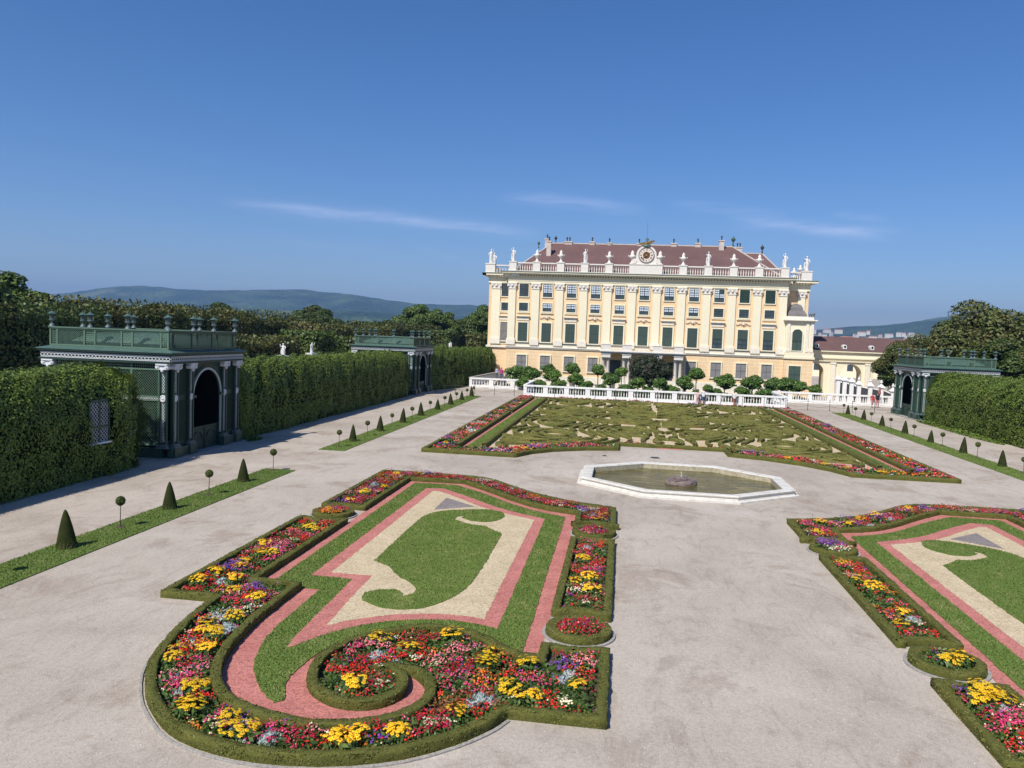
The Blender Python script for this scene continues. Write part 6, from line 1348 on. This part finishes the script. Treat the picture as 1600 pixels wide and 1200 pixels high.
clipped_wall(-44,-38,168,176,7.4,'treeA',6000,.40,8,'dark clipped block behind the farther left pavilion near the palace',.4)
clipped_wall(-46,-34,205,222,8.0,'treeA',9000,.5,9,'dark clipped trees beside the left corner of the palace',.6)
clipped_wall(-37,-33.5,182,196,6.8,'treeB',6000,.4,10,'clipped hedge wall just left of the palace, behind two statues',.4)
L_ = [('C',-59,65,1.0,.82,'tall tree at the far left edge above the clipped wall'),('C',-64,77,.9,.78,'broad light green tree second from the left edge'),('B',-66,84,.75,.74,'olive tree above the clipped wall behind the first pavilion urns'),('B',-68,94,.75,.72,'olive-brown tree in the wood line behind the near pavilion'),('A',-66,103,.72,.68,'dark tree in the wood line behind the near pavilion roof'),('B',-62,110,.75,.72,'ragged olive tree right of the near pavilion'),('B',-64,121,.8,.74,'ragged olive tree in the wood line above the long hedge'),
 ('A',-60,130,.75,.70,'dark round tree in the wood line above the long ivy hedge'),('B',-62,141,.8,.74,'olive tree in the middle of the left wood line'),('A',-60,152,.78,.72,'dark tree left of the farther pavilion in the wood line'),('B',-60,163,.8,.76,'olive tree in the wood line behind the third statue'),('C',-58,173,.7,.66,'green tree in the wood line above the farther pavilion'),('A',-58,186,.8,.74,'dark tree in the wood line above the farther pavilion urns'),
 ('C',-52,196,1.05,1.0,'big bright round tree rising above the wood left of the palace'),('C',-47,199,.85,.90,'second crown joined to the big bright tree left of the palace'),('B',-50,208,.85,.80,'reddish olive tree below the big bright tree left of the palace'),('A',-43,212,.9,.80,'dark tree between the big bright tree and the palace'),('A',-37,215,.85,.84,'dark tree near the left corner of the palace'),('C',-33.5,192,.9,.98,'green tree rising directly beside the left corner of the palace'),('A',-29.5,196,.85,.80,'dark tree half hidden by the left corner of the palace'),
 ('B',-72,100,.9,.78,'tree in the back row of the left wood'),('B',-74,120,.95,.82,'tree further back in the left wood, above the near pavilion'),('A',-76,140,1.0,.82,'dark tree in the back row of the left wood'),('B',-78,165,1.05,.86,'olive tree in the back row of the left wood'),('A',-78,190,1.1,.88,'dark tree in the back row behind the farther pavilion'),('B',-74,215,1.1,.88,'olive tree in the back row left of the big bright tree'),('A',-66,240,1.1,.92,'dark tree far back behind the big bright tree'),('B',-56,250,1.1,.92,'far olive tree between the big bright tree and the palace'),('A',-50,262,1.1,.90,'far dark tree seen beside the palace corner'),('C',-75,80,.9,.72,'green tree in the back row at the left')]
for i, (k, x, y, s, sz, l) in enumerate(L_): tree(k, i, x, y, s, sz, l, 'trees of the wood on the left')
# white statues beyond the long hedge
SM = ST
for i, (x, y, z, s, l) in enumerate(((-36,79.3,4.45,.60,'white garden statue looking over the long ivy hedge, first from the near pavilion'),(-36,87,4.55,.58,'white garden statue looking over the long ivy hedge, second from the near pavilion'),(-36,102.4,4.5,.72,'white garden statue on a high pedestal beside the farther pavilion roof'),(-36,160.2,4.1,.72,'white garden statue above the farthest hedge, left of the palace'),(-36,192.2,3.9,.82,'white garden statue above the farthest hedge, closest to the palace'))):
    e = empty('garden_statue', (x,y,0), 1.2*i, l, 'statue', 'statues of the great parterre'); o = link('figure', SM[i % 3], e, (0,0,z)); o.scale = (s*1.3,s*1.3,s)
    mb = MB(); mb.cbox(0,0,0,1.1,1.1,.5); mb.cbox(0,0,.5,.8,.8,z-.9); mb.cbox(0,0,z-.4,1.,1.,.4); mb.build('pedestal', M['statue'], e)

# ============================================================ visitors
def person(name, loc, rz, label, top, legs, skin=(.52,.33,.24), hair=(.09,.05,.03), pose=0, h=1.72, hat=None, skirt=False):
    e = empty(name, loc, rz, label, 'person'); k = h/1.72; sw = .10 if pose else .0
    J = {'pel':(0,0,.93),'spi':(0,0,1.12),'che':(0,.0,1.34),'nec':(0,0,1.48),'hd0':(0,-.01,1.56),'hd1':(0,-.015,1.66)}
    me = bpy.data.meshes.new('body'); V = []; E = []; RD = []
    def chain(pts, rads, start=None):
        p = start
        for c, r in zip(pts, rads):
            V.append(tuple(q*k for q in c)); RD.append(r*k); i = len(V)-1
            if p is not None: E.append((p,i))
            p = i
        return p
    chain([J['pel'],J['spi'],J['che'],J['nec'],J['hd0'],J['hd1']], [(.15),(.135),(.15),(.055),(.085),(.095)])
    for s in (-1,1):
        f = s*sw
        chain([(s*.09,0,.88),(s*.10,f*.9-.02,.48),(s*.10,f*1.6+.03,.09),(s*.10,f*1.6-.12,.04)], [.10,.062,.042,.035], 0)
        bend = .22 if pose == 2 else .05
        chain([(s*.19,0,1.40),(s*.25,-f*.6+.02,1.14),(s*(.25 if pose < 2 else .16),-f*.9-bend,.95 if pose < 2 else 1.12),(s*(.25 if pose < 2 else .10),-f-bend-.05,.86 if pose < 2 else 1.16)], [.058,.042,.032,.028], 2)
        hnd = len(V)-1; bx_ = V[hnd]
        for q in range(5):
            V.append((bx_[0]+(q-2)*.016*k, bx_[1]-.02*k, bx_[2]-.07*k)); RD.append(.009*k); E.append((hnd, len(V)-1))
    me.from_pydata(V, E, []); ob = bpy.data.objects.new('body', me); C.objects.link(ob)
    md = ob.modifiers.new('skin', 'SKIN'); sv = me.skin_vertices[0].data
    for i, r in enumerate(RD): sv[i].radius = (r, r*(.72 if i in (0,1,2) else 1.))
    sv[0].use_root = True; ob.modifiers.new('sub', 'SUBSURF').levels = 1; ob.modifiers['sub'].render_levels = 1
    bpy.context.view_layer.update(); dg = bpy.context.evaluated_depsgraph_get(); m2 = bpy.data.meshes.new_from_object(ob.evaluated_get(dg)); bpy.data.objects.remove(ob)
    def pm(n, c):
        if n+str(c) not in M: M[n+str(c)] = vary(n, tuple(x*.85 for x in c), tuple(min(1,x*1.12) for x in c), 9, .75, .2)
        return M[n+str(c)]
    m2.materials.clear(); m2.materials.append(pm('skin', skin)); b = link('body', m2, e)
    # clothing: shells grown from the body surface
    def shell(name, z0, z1, grow, col, xlim=9):
        bm = bmesh.new(); bm.from_mesh(m2); bm.normal_update()
        kill = [f for f in bm.faces if not (z0*k < f.calc_center_median().z < z1*k and abs(f.calc_center_median().x) < xlim*k)]; bmesh.ops.delete(bm, geom=kill, context='FACES')
        for v in bm.verts: v.co += v.normal*grow
        m3 = bpy.data.meshes.new(name); bm.to_mesh(m3); bm.free(); m3.materials.clear(); m3.materials.append(pm('cloth', col)); link(name, m3, e)
    shell('shirt', .90, 1.47, .015, top, .24)
    if skirt:
        mb = MB(); mb.lathe((0,0,.55*k), [(.26*k,0),(.23*k,.2*k),(.155*k,.42*k)], 12); mb.build('skirt', pm('cloth', legs), e)
    else: shell('trousers', .50 if pose == 3 else .12, .95, .012, legs, .20)
    shell('shoes', -.1, .10, .012, (.12,.10,.09))
    mb = MB(); mb.lathe((0,.015*k,1.60*k), [(.098*k,0),(.108*k,.06*k),(.085*k,.12*k),(.02*k,.155*k)], 10); mb.build('hair', pm('hair', hat or hair), e)
    mb = MB()
    for s in (-1,1): mb.cbox(s*.032*k,-.092*k,1.625*k,.022*k,.014*k,.012*k)
    mb.build('eyes', pm('eye', (.03,.02,.02)), e); mb = MB(); mb.lathe((0,-.100*k,1.575*k), [(.016*k,0),(.012*k,.03*k),(.006*k,.05*k)], 6); mb.build('nose', pm('skin', skin), e)
    return e
person('person', (9.75,95.9,0), .4, 'visitor in white top and dark blue shorts at the balustrade, right one of a pair', (.75,.75,.76), (.06,.09,.18), pose=3, h=1.9)
person('person', (9.05,95.7,0), -.5, 'visitor in pale pink top bending at the balustrade, left one of a pair', (.62,.42,.42), (.55,.35,.30), pose=2, h=1.62)
person('person', (13.35,95.8,0), .2, 'visitor in white shirt and red-brown shorts standing alone at the balustrade', (.72,.70,.68), (.35,.10,.09), pose=3, h=1.78)
person('person', (31.5,104.2,0), .3, 'visitor in a red top walking in front of the right balustrade', (.50,.08,.09), (.50,.22,.2), pose=1, h=1.8)
person('person', (32.2,104.5,0), -.4, 'visitor in a black top walking beside a visitor in red, right balustrade', (.02,.02,.025), (.42,.2,.19), pose=1, h=1.88)
person('person', (34.2,110.3,.6), .9, 'visitor in a pink-red shirt behind the right balustrade near the stair posts', (.55,.06,.10), (.08,.08,.1), pose=0, h=1.75)
person('person', (-17.7,114.0,.9), 0, 'visitor in a magenta top behind the sloping wall at the left corner of the palace', (.62,.04,.22), (.1,.1,.14), h=1.72)
person('person', (-18.5,114.6,.95), .5, 'visitor in a pale grey-blue shirt, left of the one in magenta', (.50,.55,.62), (.1,.1,.14), h=1.68)
person('person', (-16.9,114.2,.9), -.5, 'visitor in a white shirt, right of the one in magenta', (.75,.75,.75), (.1,.1,.14), h=1.7)
person('person', (31.2,119.5,.6), .2, 'visitor in dark clothes standing inside the first arch of the arcade', (.05,.03,.09), (.05,.04,.08), h=1.8)

# ============================================================ distance: land, hills, town
far = MB(); far.poly([(-9000,-1500),(9000,-1500),(9000,9000),(-9000,9000)], -.3, -.3)
M['land'] = vary('distant_land', (.035,.055,.020), (.075,.09,.035), .004, .95, .05, fine=.05, c3=(.03,.045,.018)); tag(far.build('land', M['land']), kind='structure')
def forest_mat():
    m, nt, b = new_mat('forest_hill', .95, .05); v = coords(nt)
    col = ramp(nt, noise(nt, v, .004, 5, .6), [(.35, (.014,.03,.010)), (.5, (.035,.06,.02)), (.68, (.075,.11,.035))])
    col = mixc(nt, col, ramp(nt, noise(nt, v, .05, 4, .75), [(.38, (.1,.15,.1)), (.60, (2.2,2.2,2.))]), 1., 'MULTIPLY')
    col = mixc(nt, col, (.16,.17,.07), ramp(nt, noise(nt, v, .0022, 3, .5), [(.62, (0,0,0)), (.66, (.75,.75,.75))]))
    nt.links.new(col, b.inputs['Base Color']); bump(nt, b, noise(nt, v, .05, 4, .8), 14, 1.); return m
M['hill'] = forest_mat()
def hill(D, prof, seed, label, front=.62, base=0.):
    """prof: (tan azimuth, tan elevation) of the crest; real terrain with a front and a back slope"""
    xs = np.array([p[0] for p in prof]); zs = np.array([p[1] for p in prof]); n = 150; m = 22; t = np.linspace(xs[0], xs[-1], n); zc = np.interp(t, xs, zs)*D+7.5
    k_ = np.ones(9)/9; zc = np.convolve(np.pad(zc, 4, 'edge'), k_, 'valid'); vs = []; fs = []; T1, T2 = np.meshgrid(t*40, np.arange(m)*.6); nz = vnoise(T1.ravel(), T2.ravel(), .5, seed).reshape(m, n); nz2 = vnoise(T1.ravel(), T2.ravel(), 2.1, seed+1).reshape(m, n)
    for j in range(m):
        f = j/(m-1); d = D*(front+(1.25-front)*f); crest = (1-front)/(1.25-front); e = f/crest if f < crest else max(0, 1-(f-crest)/(1-crest)); e = e*e*(3-2*e) if f < crest else e
        for i in range(n):
            z = base+(zc[i]-base)*e*(1+(nz[j,i]-.5)*.35*(1-e)*e*4)+(nz2[j,i]-.5)*D*.0022*(e**.5); vs.append((t[i]*d, d, z))
    for j in range(m-1):
        for i in range(n-1): fs.append((j*n+i, j*n+i+1, (j+1)*n+i+1, (j+1)*n+i))
    mb = MB(); mb.add(vs, fs); return tag(mb.build('hills', M['hill'], None, True), kind='structure')
hill(5600, [(-1.3,.012),(-1.05,.018),(-.92,.022),(-.80,.032),(-.7306,.0415),(-.6726,.0495),(-.63,.047),(-.5871,.0437),(-.52,.0465),(-.4581,.0512),(-.40,.0485),(-.3507,.044),(-.2805,.0352),(-.235,.036),(-.1867,.0375),(-.10,.030),(0,.020),(.1,.012)], 5, '')
hill(3600, [(-1.3,.010),(-1.0,.020),(-.8,.024),(-.68,.028),(-.60,.024),(-.50,.022),(-.40,.024),(-.30,.023),(-.22,.020),(-.1,.012),(.1,.006)], 8, '', .7)
hill(5200, [(.10,.008),(.17,.012),(.2281,.0195),(.2724,.0262),(.3,.0275),(.3235,.0285),(.35,.034),(.3807,.0415),(.42,.0465),(.4443,.0465),(.4655,.044),(.50,.040),(.58,.032),(.7,.02),(.9,.012)], 6, '')
hill(3900, [(.12,.004),(.2,.009),(.26,.014),(.32,.0155),(.38,.022),(.44,.026),(.52,.02),(.7,.01)], 9, '', .7)
# town roofs
M['hw'] = vary('town_wall', (.56,.53,.47), (.70,.67,.61), .02, .9, .1); M['hr'] = vary('town_roof', (.30,.13,.09), (.42,.20,.14), .02, .9, .1); M['hg'] = vary('town_grey_roof', (.22,.2,.19), (.33,.3,.28), .02, .9, .1)
def house_mesh(w, d, h, r, roof):
    mb = MB(); mb.box(-w/2,-d/2,-6,w/2,d/2,h); W_ = mesh_of(mb.build('wall', M['hw'])); mb = MB(); mb.add([(-w/2-.4,-d/2-.4,h),(w/2+.4,-d/2-.4,h),(w/2+.4,d/2+.4,h),(-w/2-.4,d/2+.4,h),(-w/2-.4,0,h+r),(w/2+.4,0,h+r)], [(0,1,5,4),(2,3,4,5),(0,4,3),(1,2,5)]); R_ = mesh_of(mb.build('roof', M[roof])); return W_, R_
HM = [house_mesh(16,11,10,4.5,'hr'), house_mesh(24,12,13,4,'hg'), house_mesh(13,12,15,5,'hr'), house_mesh(34,13,11,4,'hr')]
def town(n, t0, t1, d0, d1, el0, el1, lab, grp, s=1.):
    for i in range(n):
        t = t0+(t1-t0)*((i*.618) % 1); D = rnd.uniform(d0, d1); top = 7.5+rnd.uniform(el0, el1)*D; hm = HM[i % 4]; hz = [14.5,17,20,15][i % 4]*s
        e = empty('town_house', (t*D, D, top-hz), rnd.uniform(-.7,.7), lab, 'house', grp); e.scale = (s,s,s); link('wall', hm[0], e); link('roof', hm[1], e)
        if top-hz > 6*s: mb = None
town(170, .205, .46, 1500, 2900, .003, .0145, 'small far-off town house on the skyline above the arcade roof', 'town houses in the distance at the right', .46)
town(40, .22, .46, 2700, 3500, .013, .022, 'tiny pale house at the foot of the distant hills at the right', 'tiny houses below the right hills', .8)
town(22, -.36, -.19, 3300, 3900, .015, .021, 'tiny pale house at the foot of the distant hills at the left', 'tiny houses below the left hills', .9)
for i in range(16):
    D = rnd.uniform(700,1500); t = .21+.24*i/16+rnd.uniform(-.005,.005); top = 7.5+rnd.uniform(.004,.013)*D; k = TP['A'][i % 2]
    plant('town_tree', k, (t*D, D, top-15*1.1), 1.1, None, None, 'dark tree among the far-off town roofs above the arcade wing', 'tree', 'trees among the town roofs')

# ============================================================ air
hz = MB(); hz.box(-9300,-1600,-1.5,9300,9300,420)
hm_ = bpy.data.materials.new('haze_air'); hm_.use_nodes = True; nt = hm_.node_tree; nt.nodes.remove(nt.nodes['Principled BSDF']); pv = nt.nodes.new('ShaderNodeVolumePrincipled')
pv.inputs['Color'].default_value = (.36,.60,1.,1); pv.inputs['Density'].default_value = HAZE; pv.inputs['Anisotropy'].default_value = .2; nt.links.new(pv.outputs[0], nt.nodes['Material Output'].inputs['Volume'])
if HAZE > 0: tag(hz.build('haze', hm_), 'thin bluish summer haze over the whole view', 'haze', None, 'stuff')
# ============================================================ light, sky, camera
AZ, EL = 206., 49.                                   # where the sun stands (clockwise from +y), its height
w = bpy.data.worlds.new('World'); scene.world = w; w.use_nodes = True; nt = w.node_tree; bg = nt.nodes['Background']
sky = nt.nodes.new('ShaderNodeTexSky'); sky.sky_type = 'NISHITA'; sky.sun_disc = False; sky.sun_elevation = R(EL); sky.sun_rotation = R(AZ); sky.altitude = 200; sky.air_density = SKYAIR[0]; sky.dust_density = SKYAIR[1]; sky.ozone_density = SKYAIR[2]
g = nt.nodes.new('ShaderNodeTexCoord').outputs['Generated']
def clampn(a):
    n_ = nt.nodes.new('ShaderNodeClamp'); nt.links.new(a, n_.inputs[0]); return n_.outputs[0]
sx = nt.nodes.new('ShaderNodeSeparateXYZ'); nt.links.new(g, sx.inputs[0])
mp = nt.nodes.new('ShaderNodeMapping'); mp.inputs['Scale'].default_value = (9,9,70.); nt.links.new(g, mp.inputs[0]); n1 = noise(nt, mp.outputs[0], 1., 7, .66, .7)
mp2 = nt.nodes.new('ShaderNodeMapping'); mp2.inputs['Scale'].default_value = (3,3,16.); nt.links.new(g, mp2.inputs[0]); n2 = noise(nt, mp2.outputs[0], 1.4, 5, .6, .5)
wisp = None
# thin cirrus streaks: each a soft band between two directions (x, z of the first, x, z of the second, half width, strength)
for ax_, az_, bx_, bz_, w_, s_ in [(-0.478, 0.1431, -0.1055, 0.1294, 0.0085, 0.75), (-0.1697, 0.1765, 0.0279, 0.1585, 0.01, 0.45), (0.1124, 0.1475, 0.3116, 0.131, 0.0085, 0.7), (0.0429, 0.1677, 0.1915, 0.1521, 0.008, 0.3), (-0.2629, 0.1063, -0.2003, 0.0879, 0.004, 0.2), (-0.4285, 0.1056, -0.2706, 0.0941, 0.006, 0.12), (0.2254, 0.1573, 0.2979, 0.1447, 0.006, 0.2)]:
    u = math_n(nt, 'MULTIPLY', math_n(nt, 'SUBTRACT', sx.outputs[0], ax_), 1/(bx_-ax_))
    zc = math_n(nt, 'ADD', math_n(nt, 'MULTIPLY', u, bz_-az_), az_)
    d = math_n(nt, 'SUBTRACT', math_n(nt, 'ADD', sx.outputs[2], math_n(nt, 'MULTIPLY', math_n(nt, 'SUBTRACT', n2, .5), .022)), zc)
    d = math_n(nt, 'MULTIPLY', d, 1.35/w_); e_ = math_n(nt, 'POWER', 2.718, math_n(nt, 'MULTIPLY', math_n(nt, 'MULTIPLY', d, d), -1.))
    en = clampn(math_n(nt, 'MULTIPLY', math_n(nt, 'MULTIPLY', u, math_n(nt, 'SUBTRACT', 1., u)), 4.5)); fw = math_n(nt, 'GREATER_THAN', sx.outputs[1], 0.)
    t_ = math_n(nt, 'MULTIPLY', math_n(nt, 'MULTIPLY', math_n(nt, 'MULTIPLY', e_, en), fw), s_); wisp = t_ if wisp is None else math_n(nt, 'ADD', wisp, t_)
wisp = math_n(nt, 'MULTIPLY', wisp, ramp(nt, n1, [(.32,(.1,.1,.1)),(.62,(1,1,1))]))
col = mixc(nt, sky.outputs[0], (9.5,9.8,10.6), clampn(math_n(nt, 'MULTIPLY', wisp, .55)))
hs = nt.nodes.new('ShaderNodeHueSaturation'); hs.inputs['Saturation'].default_value = SKYSAT; hs.inputs['Value'].default_value = 1.; nt.links.new(mixc(nt, col, (.93,.97,1.16), 1., 'MULTIPLY'), hs.inputs['Color'])
nt.links.new(hs.outputs[0], bg.inputs['Color']); bg.inputs['Strength'].default_value = SKYSTR
sd_ = bpy.data.lights.new('sun', 'SUN'); sd_.energy = SUN; sd_.angle = R(.53); sd_.color = (1.,.955,.88); so = bpy.data.objects.new('sun', sd_); C.objects.link(so)
dvec = Vector((math.sin(R(AZ))*math.cos(R(EL)), math.cos(R(AZ))*math.cos(R(EL)), math.sin(R(EL)))); so.rotation_euler = dvec.to_track_quat('Z', 'Y').to_euler(); so.location = (-20,-40,60)
cam = bpy.data.cameras.new('camera'); co_ = bpy.data.objects.new('camera', cam); C.objects.link(co_); scene.camera = co_
cam.sensor_width = 36; cam.lens = 1220/1600*36; cam.clip_start = .2; cam.clip_end = 30000
co_.location = (0,0,7.5); co_.rotation_mode = 'XYZ'
co_.matrix_world = Matrix.Translation((0,0,7.5)) @ Matrix.Rotation(R(8.0228), 4, 'Z') @ Matrix.Rotation(R(90-3.5844), 4, 'X') @ Matrix.Rotation(R(2.119), 4, 'Z')
scene.view_settings.view_transform = 'Standard'; scene.view_settings.look = 'None'; scene.view_settings.exposure = EXPO; scene.view_settings.gamma = 1
scene.render.engine = 'CYCLES'; scene.cycles.max_bounces = 6; scene.cycles.volume_bounces = 0; scene.cycles.transparent_max_bounces = 6
scene.render.resolution_x = 1024; scene.render.resolution_y = 768
